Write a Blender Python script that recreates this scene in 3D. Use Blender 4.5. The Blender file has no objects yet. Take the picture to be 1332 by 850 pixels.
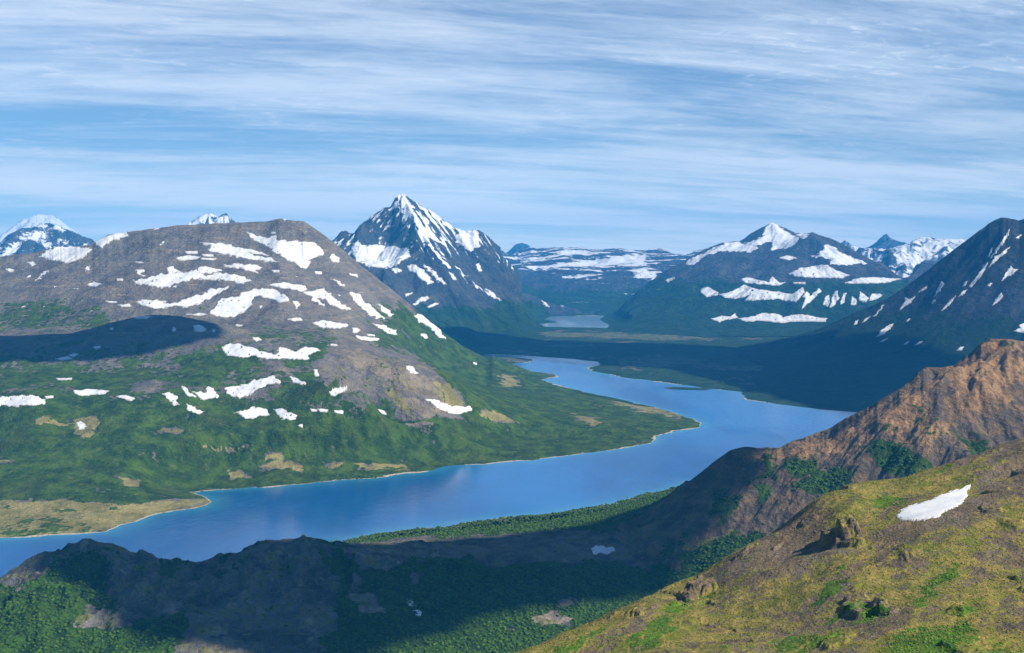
import bpy, math, random
import numpy as np
import time as _t; T0 = _t.time()
random.seed(4); rng = np.random.RandomState(7)
F = 1500.0; CX = 666.0; HY = 330.0; HC = 900.0       # focal length (photo px), centre, horizon row, camera height above the lake
sc = bpy.context.scene
COL = sc.collection

# ------------------------------------------------------------------ numpy helpers
def h2(ix, iy, s):
    n = (ix.astype(np.int64) * 374761393 + iy.astype(np.int64) * 668265263 + s * 974634777) & 0xffffffff
    n = ((n ^ (n >> 13)) * 1274126177) & 0xffffffff
    n = ((n ^ (n >> 16)) * 2246822519) & 0xffffffff
    return ((n ^ (n >> 15)) & 0xffffff) / float(0xffffff)
def noise(x, y, s=0):
    ix = np.floor(x); iy = np.floor(y); fx = x - ix; fy = y - iy
    ux = fx * fx * fx * (fx * (fx * 6 - 15) + 10); uy = fy * fy * fy * (fy * (fy * 6 - 15) + 10)
    def g(ox, oy):
        a = h2(ix + ox, iy + oy, s) * 6.2831853
        return np.cos(a) * (fx - ox) + np.sin(a) * (fy - oy)
    a = g(0, 0); b = g(1, 0); c = g(0, 1); d = g(1, 1)
    return (a + (b - a) * ux + (c - a) * uy + (a - b - c + d) * ux * uy) * 1.5
def fbm(x, y, s=0, o=5, gain=.5, lac=2.03):
    t = 0; a = 1.; n = 0
    for i in range(o):
        t = t + a * noise(x, y, s + i * 17); n += a; a *= gain
        x, y = (x * .8 - y * .6) * lac + 3.1, (x * .6 + y * .8) * lac + 7.7
    return t / n
def ridged(x, y, s=0, o=5, gain=.5):
    t = 0; a = 1.; n = 0; w = 1.
    for i in range(o):
        r = (1 - np.abs(noise(x, y, s + i * 13)) * 1.6).clip(0, 1) ** 2 * w
        t = t + a * r; n += a; a *= gain; w = (r * 1.6).clip(0, 1)
        x, y = (x * .8 - y * .6) * 2.07 + 1.3, (x * .6 + y * .8) * 2.07 + 5.1
    return t / n
def ss(x, a, b):
    t = ((x - a) / (b - a)).clip(0, 1); return t * t * (3 - 2 * t)
def rbf(pts, X, Y, c):
    P = np.array(pts, float); x, y, z = P[:, 0], P[:, 1], P[:, 2]
    D = np.sqrt((x[:, None] - x) ** 2 + (y[:, None] - y) ** 2 + c * c)
    n = len(P); M = np.zeros((n + 1, n + 1)); M[:n, :n] = D; M[:n, n] = M[n, :n] = 1
    M[:n, :n] -= np.eye(n) * 2.0                       # a touch of smoothing
    w = np.linalg.solve(M, np.append(z, 0.))
    out = np.full(X.shape, w[n])
    for i in range(n):
        out += w[i] * np.sqrt((X - x[i]) ** 2 + (Y - y[i]) ** 2 + c * c)
    return out
def erosion(x, y, dx, dy, s):                          # gullies that run down the slope
    ix = np.floor(x); iy = np.floor(y); fx = x - ix; fy = y - iy
    v = 0; gx = 0; gy = 0; wt = 0
    for i in (-1, 0, 1, 2):
        for j in (-1, 0, 1, 2):
            px = fx - i + .5 - h2(ix + i, iy + j, s); py = fy - j + .5 - h2(ix + i, iy + j, s + 5)
            w = np.exp(-(px * px + py * py) * 2.0); m = (px * dx + py * dy) * 6.2831853
            v = v + np.cos(m) * w; sn = -np.sin(m) * w; gx = gx + sn * dx; gy = gy + sn * dy; wt = wt + w
    return v / wt, gx / wt, gy / wt
def gullies(X, Y, zx, zy, cell, s, o=4, k=1.0):
    sl = np.sqrt(zx * zx + zy * zy) + 1e-4
    f = np.minimum(1.0, sl / .25) * k / sl
    dx0 = -zy * f; dy0 = zx * f
    h = 0; hx = 0; hy = 0; a = 1.; fr = 1. / cell; n = 0
    for i in range(o):
        v, gx, gy = erosion(X * fr + i * 9.3, Y * fr + i * 4.1, dx0 - hy * .5, dy0 + hx * .5, s + i * 31)
        h = h + a * v; hx = hx + a * gx * .5; hy = hy + a * gy * .5; n += a; a *= .52; fr *= 1.95
    return h / n * np.minimum(1, sl / .3), sl
def sdf(poly, X, Y):                                   # signed distance, positive inside
    P = np.array(poly, float); Q = np.roll(P, -1, 0)
    d = np.full(X.shape, 1e18); ins = np.zeros(X.shape, bool)
    for (ax, ay), (bx, by) in zip(P, Q):
        ex, ey = bx - ax, by - ay
        t = (((X - ax) * ex + (Y - ay) * ey) / (ex * ex + ey * ey + 1e-9)).clip(0, 1)
        d = np.minimum(d, (X - ax - t * ex) ** 2 + (Y - ay - t * ey) ** 2)
        c = ((ay > Y) != (by > Y)) & (X < ex * (Y - ay) / (ey if ey else 1e-9) + ax)
        ins ^= c
    d = np.sqrt(d); return np.where(ins, d, -d)
def blur(A, n, ax):
    for _ in range(n):
        A = (np.roll(A, 1, ax) + 2 * A + np.roll(A, -1, ax)) / 4
    return A
def PT(px, py, Y): return ((px - CX) / F * Y, Y, HC + (HY - py) / F * Y)
def WT(px, Y, z): return ((px - CX) / F * Y, Y, z)
def lakepix(px, py):
    Y = HC * F / (py - HY); return ((px - CX) / F * Y, Y)

# ------------------------------------------------------------------ the lake outlines
MAIN = [(-900, 712), (-300, 706), (0, 700), (60, 698), (140, 692), (160, 683), (200, 671), (240, 664), (270, 658), (278, 652), (262, 646), (252, 641),
        (300, 635), (350, 633), (420, 628), (500, 621), (560, 612), (580, 608), (640, 603), (700, 598), (760, 590), (800, 585), (845, 577), (852, 568),
        (880, 561), (910, 556), (913, 551), (902, 545), (880, 539), (854, 530), (820, 523), (795, 517), (770, 512), (735, 504), (703, 494), (726, 490), (722, 487),
        (686, 483), (669, 479), (662, 474), (690, 471), (694, 468), (680, 466), (650, 465), (632, 462), (654, 461), (697, 464), (730, 466), (778, 471), (780, 475), (762, 478.5), (770, 483),
        (796, 488), (816, 492), (836, 494), (864, 498), (924, 506), (964, 510), (970, 520), (1000, 524), (1040, 530), (1107, 536), (1200, 545), (1320, 560),
        (1500, 600), (1300, 640), (1000, 625), (900, 628), (887, 631), (848, 641), (796, 655), (740, 665), (692, 670), (600, 681), (540, 689), (495, 695), (440, 704), (330, 735), (150, 748), (0, 770), (-300, 790), (-900, 800)]
FAR = [(700, 421.5), (727, 419.5), (708, 415), (717, 412), (750, 411), (787, 411), (780, 416), (793, 423), (790, 427), (740, 426), (697, 425)]
ISLE = [(862, 504.5), (880, 503.5), (915, 505), (927, 507), (915, 508.5), (890, 507.5), (868, 506.8)]
POOLS = [[lakepix(*p) for p in q] for q in (MAIN, FAR)]
ISLW = [lakepix(*p) for p in ISLE]
def lake_dist(X, Y):                                   # metres from the water's edge, positive on land
    d = np.full(X.shape, 1e9)
    wx = X + 26 * fbm(X / 160, Y / 160, 3, 4); wy = Y + 45 * fbm(X / 160 + 40, Y / 160, 5, 4)
    for q in POOLS:
        P = np.array(q); m = (X > P[:, 0].min() - 900) & (X < P[:, 0].max() + 900) & (Y > P[:, 1].min() - 900) & (Y < P[:, 1].max() + 900)
        if m.any():
            d[m] = np.minimum(d[m], -sdf(q, wx[m], wy[m]))
    return np.minimum(d, 900)

# ------------------------------------------------------------------ a landform = a height sheet on rays fanning out from the viewpoint side
class Land: pass
def make_land(p0, p1, dp, Y0, Y1, nY, pts, c=150., crest=None, crestY=None, ero=(600., 60., 4, 1.0), rough=(300., 20.), seed=1, shore=True, fit=(1.0, 700.), power=1.0, skirt=None, jag=0.0, extra=None, soft=3):
    L = Land()
    px = np.arange(p0, p1 + dp, dp); t = np.linspace(0, 1, nY) ** power
    ys = Y0 * (Y1 / Y0) ** t
    U, Yg = np.meshgrid((px - CX) / F, ys); X = U * Yg
    Z = rbf(pts, X, Yg, c)
    def grad(Z):
        zu = np.gradient(Z, U[0], axis=1); zY = np.gradient(Z, ys, axis=0)
        zx = zu / Yg; return zx, zY - zx * U
    if ero:
        zx, zy = grad(Z)
        g, sl = gullies(X, Yg, zx, zy, ero[0], seed, ero[2], ero[3])
        fade = ss(Z, 10, 260) if shore else 1.0
        Z = Z + g * ero[1] * fade; L.g = g
    else: L.g = np.zeros_like(Z)
    if rough:
        n1 = fbm(X / rough[0], Yg / rough[0], seed + 50, 6, .55)
        Z = Z + n1 * rough[1] * ss(Z, 5, 200)
    if extra is not None: Z = extra(X, Yg, Z, U * F + CX)
    L.ld = None
    if shore: L.ld = lake_dist(X, Yg)
    for cr in (crest or []):
        cp = np.array(cr, float); tgt = (HY - np.interp(px, cp[:, 0], cp[:, 1])) / F
        tgt = tgt + jag / F * (fbm(px / 22., px * 0 + seed, 9, 5, .62))
        inside = ss(px, cp[0, 0] - 2, cp[0, 0] + 20) * (1 - ss(px, cp[-1, 0] - 24, cp[-1, 0] + 2))
        for it in range(6):
            W = (Z - HC) / Yg
            e = (tgt - W.max(0)) * inside
            yc = blur(ys[W.argmax(0)], max(40, soft), 0); e2 = (e if it else blur(e, 3, 0)) if soft == 3 else blur(e, soft, 0)
            b = np.exp(-((Yg - yc) / fit[1]) ** 2)
            Z = Z + e2 * yc * b * fit[0]
    if shore:
        s = L.ld; cl = np.where(s > 0, s * (.10 + .5 * ss(s, 60, 500)) + 400 * ss(s, 250, 450), s * .08)
        k = 6.; Z = np.where(s < 450, -np.log(np.exp(-Z.clip(-300, 300) / k) + np.exp(-cl.clip(-300, 300) / k)) * k, Z)
    if shore:
        Z = np.where((s > 0) & (Yg < 8800) & ((U * F + CX < 740) | (Yg < 6750)), np.maximum(Z, np.minimum(s * .085, 3.2)), Z)
    if skirt is not None: Z = np.maximum(Z, skirt)
    L.X, L.Y, L.Z, L.U, L.ys, L.px = X, Yg, Z, U, ys, px
    L.PX = U * F + CX; L.PY = HY - (Z - HC) / Yg * F
    W = (Z - HC) / Yg; cm = np.maximum.accumulate(W, 0)
    L.vis = W >= np.vstack([cm[:1] - 1, cm[:-1]]) - 1.5 / F
    L.zx, L.zy = grad(Z); L.sl = np.sqrt(L.zx ** 2 + L.zy ** 2)
    L.att = {}
    return L
def grid_mesh(name, X, Y, Z, keep, atts, mat, smooth=True):
    nY, nU = Z.shape
    idx = np.full(Z.shape, -1, np.int64)
    q = keep if keep.shape != Z.shape else keep[:-1, :-1] | keep[1:, :-1] | keep[:-1, 1:] | keep[1:, 1:]
    use = np.zeros(Z.shape, bool)
    use[:-1, :-1] |= q; use[1:, :-1] |= q; use[:-1, 1:] |= q; use[1:, 1:] |= q
    n = int(use.sum()); idx[use] = np.arange(n)
    co = np.stack([X[use], Y[use], Z[use]], 1).astype(np.float32)
    a, b, c, d = idx[:-1, :-1][q], idx[:-1, 1:][q], idx[1:, 1:][q], idx[1:, :-1][q]
    fc = np.stack([a, b, c, d], 1).astype(np.int32)
    me = bpy.data.meshes.new(name)
    me.vertices.add(n); me.vertices.foreach_set('co', co.ravel())
    m = len(fc); me.loops.add(m * 4); me.loops.foreach_set('vertex_index', fc.ravel())
    me.polygons.add(m); me.polygons.foreach_set('loop_start', np.arange(0, m * 4, 4, dtype=np.int32))
    me.polygons.foreach_set('loop_total', np.full(m, 4, np.int32))
    if smooth: me.polygons.foreach_set('use_smooth', np.ones(m, bool))
    me.update(calc_edges=True)
    for k, v in atts.items():
        at = me.attributes.new(k, 'FLOAT', 'POINT'); at.data.foreach_set('value', v[use].astype(np.float32))
    me.materials.append(mat)
    o = bpy.data.objects.new(name, me); COL.objects.link(o); return o
def tag(o, label, cat=None, kind=None, group=None):
    o['label'] = label
    if cat: o['category'] = cat
    if kind: o['kind'] = kind
    if group: o['group'] = group
    return o
def pm(L, polys, soft=4., wob=5., sc_=60., seed=0, crisp=False):     # ground cover mask from outlines, ragged edge, 0..1
    if not crisp: soft *= 1.5; wob *= 2.
    out = np.zeros(L.Z.shape)
    wx = L.PX + wob * fbm(L.X / sc_, L.Y / sc_, 70 + seed, 4); wy = L.PY + wob * .6 * fbm(L.X / sc_ + 30, L.Y / sc_, 71 + seed, 4)
    for p in polys:
        P = np.array(p, float); m = (wx > P[:, 0].min() - soft) & (wx < P[:, 0].max() + soft) & (wy > P[:, 1].min() - soft) & (wy < P[:, 1].max() + soft)
        if m.any(): out[m] = np.maximum(out[m], ss(sdf(p, wx[m], wy[m]), -soft, soft))
    return out

# ------------------------------------------------------------------ materials
def newmat(name):
    m = bpy.data.materials.new(name); m.use_nodes = True; nt = m.node_tree; nt.nodes.clear(); return m, nt
class NB:
    def __init__(s, nt): s.nt = nt
    def n(s, t, **k):
        x = s.nt.nodes.new(t)
        for a, b in k.items(): setattr(x, a, b)
        return x
    def l(s, a, b): s.nt.links.new(a, b)
    def val(s, sock, v):
        if hasattr(v, 'is_linked') or isinstance(v, bpy.types.NodeSocket): s.l(v, sock)
        else: sock.default_value = v
    def noise(s, scale, detail=5, rough=.55, vec=None, stretch=None, dist=0.):
        x = s.n('ShaderNodeTexNoise'); x.inputs['Scale'].default_value = scale; x.inputs['Detail'].default_value = detail
        x.inputs['Roughness'].default_value = rough; x.inputs['Distortion'].default_value = dist
        v = vec if vec is not None else s.pos
        if stretch:
            mp = s.n('ShaderNodeMapping'); mp.inputs['Scale'].default_value = stretch; s.l(v, mp.inputs['Vector']); v = mp.outputs[0]
        s.l(v, x.inputs['Vector']); return x.outputs['Fac']
    def m(s, op, a, b=0., c=None, clamp=False):
        x = s.n('ShaderNodeMath', operation=op); x.use_clamp = clamp
        s.val(x.inputs[0], a); s.val(x.inputs[1], b)
        if c is not None: s.val(x.inputs[2], c)
        return x.outputs[0]
    def ramp(s, f, a, b):
        x = s.n('ShaderNodeMapRange', interpolation_type='SMOOTHSTEP'); s.val(x.inputs[0], f); x.inputs[1].default_value = a; x.inputs[2].default_value = b
        return x.outputs[0]
    def mix(s, f, a, b):
        x = s.n('ShaderNodeMix', data_type='RGBA'); s.val(x.inputs[0], f)
        for i, v in ((6, a), (7, b)):
            if isinstance(v, tuple): x.inputs[i].default_value = (*v, 1)
            else: s.l(v, x.inputs[i])
        return x.outputs[2]
    def att(s, name):
        x = s.n('ShaderNodeAttribute', attribute_name=name); return x.outputs['Fac']
def terrain_mat(name, px, rockA, rockB, ochre, vegA, vegB, grassA, grassB, bump=1.0, snowc=(.68, .69, .71)):
    """px = metres per picture point at that landform; the grain of every pattern follows it."""
    m, nt = newmat(name); b = NB(nt)
    geo = b.n('ShaderNodeNewGeometry'); b.pos = geo.outputs['Position']
    k = 1.0 / px
    nA = b.noise(k / 60, 8, .62); nB = b.noise(k / 22, 7, .62); nC = b.noise(k / 7, 5, .6); nD = b.noise(k / 2.6, 4, .65); nS = b.noise(k / 26, 6, .65, stretch=(1, .55, 2.2))
    rock = b.mix(b.ramp(nA, .35, .68), rockA, rockB)
    rock = b.mix(b.m('MULTIPLY', b.ramp(nS, .42, .66), .55), rock, ochre)
    rock = b.mix(b.m('MULTIPLY', b.ramp(nD, .40, .75), .55), rock, tuple(c * .42 for c in rockA))
    rock = b.mix(b.m('MULTIPLY', b.ramp(nC, .55, .75), .5), rock, tuple(min(1, c * 1.7) for c in rockB))
    veg = b.mix(b.ramp(nB, .38, .66), vegA, vegB)
    veg = b.mix(b.m('MULTIPLY', b.ramp(nC, .50, .68), .55), veg, tuple(c * .42 for c in vegA))
    veg = b.mix(b.m('MULTIPLY', b.ramp(nD, .54, .72), .55), veg, tuple(c * 1.25 for c in vegB))
    nE = b.noise(k / 13, 6, .7)
    veg = b.mix(b.m('MULTIPLY', b.ramp(nE, .57, .66), .6), veg, tuple(v * .5 + g * .5 for v, g in zip(vegB, grassA)))
    veg = b.mix(b.m('MULTIPLY', b.ramp(nA, .50, .68), .38), veg, tuple(v * .45 + g * .35 for v, g in zip(vegA, grassA)))
    gr = b.mix(b.ramp(nB, .36, .66), grassA, grassB)
    gr = b.mix(b.m('MULTIPLY', b.ramp(nD, .45, .75), .45), gr, tuple(c * .5 for c in grassA))
    def cover(a, lo=.38, hi=.62, w=1.0):
        j = b.m('ADD', b.m('MULTIPLY', b.m('SUBTRACT', nB, .5), 1.7 * w), b.m('ADD', b.m('MULTIPLY', b.m('SUBTRACT', nC, .5), 1.5 * w), b.m('MULTIPLY', b.m('SUBTRACT', nA, .5), 1.0 * w)))
        return b.ramp(b.m('ADD', b.att(a), j), lo, hi)
    c = b.mix(cover('ochre', .3, .8), rock, b.mix(b.ramp(nS, .4, .62), ochre, tuple(v * .55 for v in ochre)))
    c = b.mix(cover('grass'), c, gr)
    c = b.mix(cover('veg', .42, .56), c, veg)
    c = b.mix(cover('beach', .45, .55, .3), c, (.42, .38, .30))
    sn = b.ramp(b.m('ADD', b.att('snow'), b.m('MULTIPLY', b.m('SUBTRACT', nC, .5), .5)), .46, .54)
    c = b.mix(sn, c, snowc)
    bs = b.n('ShaderNodeBsdfPrincipled'); b.l(c, bs.inputs['Base Color']); bs.inputs['Roughness'].default_value = .95
    bs.inputs['Specular IOR Level'].default_value = .12
    hgt = b.m('ADD', b.m('MULTIPLY', nB, 3.2), b.m('ADD', b.m('MULTIPLY', nC, 1.6), b.m('MULTIPLY', nD, .8)))
    hgt = b.m('MULTIPLY', hgt, b.m('SUBTRACT', 1.0, b.m('MULTIPLY', sn, .85)))
    bu = b.n('ShaderNodeBump'); bu.inputs['Strength'].default_value = .8; bu.inputs['Distance'].default_value = px * 4.2 * bump
    b.l(hgt, bu.inputs['Height']); b.l(bu.outputs[0], bs.inputs['Normal'])
    o = b.n('ShaderNodeOutputMaterial'); b.l(bs.outputs[0], o.inputs[0]); return m
VEG = ((.018, .050, .012), (.050, .098, .020)); GRS = ((.13, .135, .040), (.24, .205, .075))
GREY = ((.135, .120, .115), (.21, .185, .175)); OCH = (.30, .22, .15)
M_left = terrain_mat('mountain_ground', 3.7, (.100, .092, .086), (.180, .165, .150), (.27, .215, .155), (.018, .046, .004), (.062, .114, .010), (.17, .155, .045), (.30, .25, .10), bump=.7)
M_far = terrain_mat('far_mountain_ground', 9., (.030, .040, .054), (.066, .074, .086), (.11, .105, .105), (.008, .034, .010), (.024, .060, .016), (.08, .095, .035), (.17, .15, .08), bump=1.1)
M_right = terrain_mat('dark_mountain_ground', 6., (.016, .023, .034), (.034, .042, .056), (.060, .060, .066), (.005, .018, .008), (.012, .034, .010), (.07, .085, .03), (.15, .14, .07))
M_ridge = terrain_mat('brown_ridge_ground', 2.3, (.070, .056, .044), (.150, .112, .085), (.36, .21, .10), (.014, .040, .005), (.048, .100, .009), (.085, .11, .025), (.19, .16, .06))
M_knoll = terrain_mat('dark_knoll_ground', 2.0, (.045, .045, .048), (.165, .158, .150), (.30, .25, .19), (.012, .040, .006), (.045, .105, .010), (.085, .11, .022), (.19, .17, .06))
M_near = terrain_mat('grass_hill_ground', .7, (.115, .088, .060), (.21, .165, .12), (.27, .18, .095), (.035, .10, .008), (.10, .19, .015), (.140, .165, .018), (.310, .228, .068), bump=.7)
M_floor = terrain_mat('valley_ground', 6., (.14, .12, .10), (.22, .19, .15), (.24, .19, .13), (.012, .036, .010), (.030, .068, .018), (.05, .075, .025), (.20, .19, .10), bump=.8)

def snow_material():
    m, nt = newmat('old_snow'); b = NB(nt); geo = b.n('ShaderNodeNewGeometry'); b.pos = geo.outputs['Position']
    c = b.mix(b.ramp(b.noise(.02, 6, .6), .45, .75), (.68, .685, .69), (.56, .54, .515))
    c = b.mix(b.m('MULTIPLY', b.ramp(b.m('ADD', b.att('rim'), b.m('MULTIPLY', b.m('SUBTRACT', b.noise(.06, 5, .65), .5), 1.2)), .55, 1.0), .75), c, (.40, .36, .31))
    bs = b.n('ShaderNodeBsdfPrincipled'); b.l(c, bs.inputs['Base Color']); bs.inputs['Roughness'].default_value = .8
    bu = b.n('ShaderNodeBump'); bu.inputs['Strength'].default_value = .3; bu.inputs['Distance'].default_value = 3.
    b.l(b.noise(.05, 5, .6), bu.inputs['Height']); b.l(bu.outputs[0], bs.inputs['Normal'])
    o = b.n('ShaderNodeOutputMaterial'); b.l(bs.outputs[0], o.inputs[0]); return m
M_snow = snow_material()

# ------------------------------------------------------------------ landforms
LANDS = {}
from concurrent.futures import ThreadPoolExecutor
POOL = ThreadPoolExecutor(4); JOBS = {}
def P3(rows): return [PT(*r) for r in rows]
crA = [(-80, 345), (0, 334), (22, 331), (50, 328), (70, 322), (95, 322), (120, 318), (140, 306), (180, 300), (235, 293), (300, 290), (345, 288), (365, 285), (395, 288), (402, 292), (420, 305), (440, 320), (470, 346), (500, 369), (530, 393), (560, 420), (600, 449), (640, 470)]
A_pts = P3([(-80, 345, 8600), (0, 336, 8500), (50, 330, 8400), (95, 322, 8300), (130, 308, 8200), (180, 300, 8100), (235, 293, 8050), (300, 289, 8000), (350, 288, 7900), (395, 287, 7800),
 (410, 294, 7800), (440, 320, 7900), (470, 346, 8000), (500, 369, 8150), (530, 393, 8300), (560, 420, 8450), (600, 449, 8700), (640, 470, 9000), (665, 482, 9150),
 (620, 500, 7000), (560, 470, 7300), (520, 440, 7300), (480, 400, 7400), (700, 530, 6300), (800, 550, 5900), (760, 520, 6800), (660, 560, 5600), (600, 570, 5400), (500, 580, 5150), (860, 550, 6100), (680, 505, 7400),
 (440, 360, 7500), (400, 330, 7550), (350, 310, 7700), (250, 320, 7650), (150, 330, 7800), (60, 345, 8000), (0, 360, 7900),
 (300, 350, 7300), (200, 355, 7300), (100, 375, 7200), (0, 395, 7200), (400, 380, 7000), (300, 390, 6900), (200, 398, 6800), (100, 410, 6800), (0, 420, 6800), (440, 415, 6700),
 (0, 440, 6000), (80, 438, 6000), (130, 425, 6050), (200, 412, 6100), (250, 416, 6000), (290, 428, 5950), (350, 440, 5900), (420, 440, 6100), (480, 445, 6300), (520, 470, 6200),
 (0, 475, 5500), (100, 470, 5550), (200, 460, 5600), (300, 455, 5650), (380, 465, 5500), (450, 470, 5600), (500, 490, 5500), (540, 510, 5450), (580, 520, 5500), (620, 540, 5550),
 (0, 510, 5050), (100, 505, 5100), (200, 500, 5150), (300, 495, 5200), (400, 500, 5150), (480, 520, 5100), (540, 545, 5100),
 (0, 550, 4700), (100, 545, 4750), (200, 540, 4800), (300, 540, 4850), (400, 545, 4850), (500, 560, 4950),
 (0, 600, 4350), (100, 600, 4400), (200, 600, 4450), (300, 600, 4500), (400, 605, 4600), (0, 645, 4080), (100, 648, 4050), (200, 640, 4200), (0, 665, 3950), (100, 668, 3920)])
A_pts += [WT(240, 4200, 26), WT(150, 3900, 24), WT(60, 3770, 22), WT(245, 4090, 16), WT(300, 4500, 26), WT(265, 4330, 24), WT(-60, 3720, 24), WT(130, 6500, 470), WT(220, 6500, 490), WT(0, 6450, 430), WT(300, 6350, 480)]
A_pts += [WT(-80, 9800, 500), WT(100, 9500, 520), WT(300, 9300, 640), WT(420, 9100, 500), WT(500, 9500, 250), WT(600, 9800, -60), WT(690, 9800, -80), WT(720, 8600, -20), WT(760, 7700, 10), WT(930, 6600, -20), WT(900, 6100, 4), WT(850, 5600, 4), WT(700, 5150, 15), WT(560, 4900, 25), WT(420, 4600, 35), WT(280, 4450, 20), WT(-90, 4500, 90), WT(-90, 5500, 380), WT(-90, 7000, 500)]
JOBS['A'] = POOL.submit(lambda: make_land(-90, 960, 1.4, 3450, 10400, 640, A_pts, 170, [crA], ero=(560, 22, 5, 1.0), rough=(520, 34), seed=11, fit=(1, 900), jag=1.5))
crB = [(425, 318), (435, 311), (441, 303), (450, 301), (456, 305), (461, 303), (468, 292), (480, 284), (490, 276), (500, 270), (508, 268), (514, 258), (520, 253), (525, 252), (531, 257), (538, 262), (545, 264), (552, 271), (560, 274), (575, 284), (592, 297), (600, 299), (607, 301), (618, 298), (628, 303), (640, 312), (652, 323), (665, 333), (690, 356), (715, 379), (740, 398), (757, 409), (766, 412)]
B_pts = P3([(425, 318, 13600), (435, 311, 13500), (450, 302, 13500), (462, 300, 13500), (475, 290, 13700), (490, 277, 13800), (505, 268, 13850), (515, 257, 13900), (523, 252, 13900), (532, 258, 13900), (545, 265, 13950), (560, 273, 14000), (585, 290, 14200), (600, 299, 14300), (620, 299, 14400),
 (640, 312, 14500), (665, 333, 14500), (690, 356, 14700), (715, 379, 15000), (740, 398, 15500), (757, 410, 16300), (775, 413, 16500),
 (530, 268, 13600), (537, 285, 13350), (545, 305, 13100), (550, 325, 12800), (580, 352, 12600), (620, 380, 12800), (660, 415, 13000),
 (460, 335, 13050), (480, 337, 13000), (500, 337, 13000), (528, 335, 12900), (470, 312, 13350), (490, 310, 13420), (510, 312, 13420), (490, 345, 12600), (450, 345, 12700), (490, 365, 12200), (500, 385, 12000), (530, 402, 11700), (560, 420, 11500), (600, 430, 11300), (420, 350, 12600), (420, 390, 12000),
 (600, 335, 13500), (590, 315, 13900), (640, 368, 13400), (620, 325, 13950), (680, 390, 13900), (700, 408, 14400), (560, 300, 13600), (660, 350, 13900)])
B_pts += [WT(560, 11000, 40), WT(650, 11300, 30), WT(720, 12000, 3), WT(700, 13000, 12), WT(690, 13900, 45), WT(740, 13800, -8), WT(740, 15000, -8), WT(610, 12000, 110), WT(480, 11000, 80), WT(400, 11200, 150), WT(790, 13500, -20), WT(800, 14500, -20), WT(800, 16500, -40), WT(523, 15000, 900), WT(430, 15000, 600), WT(620, 15600, 600), WT(700, 16800, 200), WT(620, 17000, 500), WT(523, 17000, 500), WT(400, 14300, 800), WT(350, 13600, 700), WT(350, 12500, 500)]
JOBS['B'] = POOL.submit(lambda: make_land(350, 810, 1.25, 10600, 17200, 620, B_pts, 60, [crB], ero=(750, 120, 5, 1.1), rough=(500, 60), seed=23, fit=(1, 420), jag=6.0))
crD = [(780, 418), (800, 408), (812, 394), (830, 378), (850, 364), (870, 350), (885, 343), (895, 336), (912, 327), (930, 319), (945, 315), (960, 314), (968, 311), (978, 303), (990, 297), (1000, 291), (1005, 289), (1012, 293), (1020, 297), (1032, 302), (1042, 304), (1050, 304), (1057, 302), (1066, 306), (1080, 310), (1103, 321), (1120, 331), (1139, 341), (1160, 354), (1178, 363), (1200, 372)]
D_pts = P3([(780, 418, 14700), (800, 408, 15500), (830, 378, 16500), (870, 350, 17000), (895, 336, 17200), (930, 320, 17500), (960, 314, 17500), (985, 300, 17500), (1004, 289, 17500), (1020, 297, 17500), (1035, 302, 17500), (1052, 308, 17600),
 (1055, 305, 16400), (1080, 312, 16300), (1103, 322, 16100), (1139, 341, 15900), (1175, 362, 15500), (1020, 327, 16300), (985, 331, 16300), (940, 338, 16300), (900, 350, 16200),
 (950, 350, 15700), (1050, 348, 15200), (950, 375, 14800), (1050, 375, 14500), (950, 397, 14200), (1050, 395, 14000), (1110, 365, 14800), (900, 400, 14300), (850, 402, 14800), (950, 420, 13500), (1050, 420, 13500), (850, 425, 13500), (1000, 435, 12500), (1150, 400, 13700), (1200, 390, 14500), (880, 375, 15500)])
D_pts += [WT(900, 12400, 12), WT(1100, 12400, 40), WT(800, 13300, 10), WT(770, 14700, -20), WT(1004, 19000, 900), WT(900, 18500, 600), WT(1100, 18500, 800), WT(830, 17500, 200), WT(1230, 15500, 500), WT(1240, 13000, 200), WT(770, 16500, -30)]
JOBS['D'] = POOL.submit(lambda: make_land(765, 1240, 1.3, 12300, 18800, 520, D_pts, 80, [crD], ero=(800, 75, 5, 1.0), rough=(600, 48), seed=37, fit=(1, 600), jag=2.0, shore=True))
crF = [(1020, 441), (1060, 430), (1100, 412), (1140, 395), (1160, 385), (1175, 375), (1200, 357), (1225, 337), (1250, 318), (1270, 303), (1288, 290), (1302, 283), (1312, 284), (1325, 287), (1335, 284), (1380, 290), (1420, 300)]
F_pts = P3([(1020, 441, 11200), (1060, 430, 10900), (1100, 412, 10700), (1140, 395, 10500), (1175, 375, 10400), (1210, 350, 10300), (1250, 318, 10200), (1300, 283, 10000), (1335, 285, 10000), (1420, 300, 10000),
 (1332, 340, 9300), (1332, 400, 8600), (1332, 460, 7900), (1250, 380, 9300), (1250, 440, 8600), (1180, 420, 9400), (1180, 460, 8700), (1100, 440, 9700), (1100, 470, 8500), (1420, 400, 8600), (1420, 470, 7800), (1200, 400, 9700)])
F_pts += [WT(1250, 7300, 90), WT(1180, 7000, 50), WT(1100, 7000, 35), WT(1000, 9900, 60), WT(1000, 8500, 25), WT(1350, 6900, 70), WT(1200, 6300, 20), WT(960, 9000, -20), WT(960, 11500, -20), WT(1300, 11500, 700), WT(1150, 11800, 100), WT(1420, 11500, 700), WT(1020, 12000, -20), WT(1420, 6800, 80)]
JOBS['F'] = POOL.submit(lambda: make_land(960, 1430, 1.4, 6100, 12200, 520, F_pts, 120, [crF], ero=(650, 60, 5, 1.0), rough=(500, 36), seed=41, fit=(1, 600), jag=1.5))
crC = [(655, 340), (668, 330), (680, 325), (690, 322), (700, 324), (720, 322), (752, 322), (775, 325), (800, 323), (828, 326), (850, 324), (862, 323), (872, 330), (890, 332), (905, 326), (930, 322)]
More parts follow.
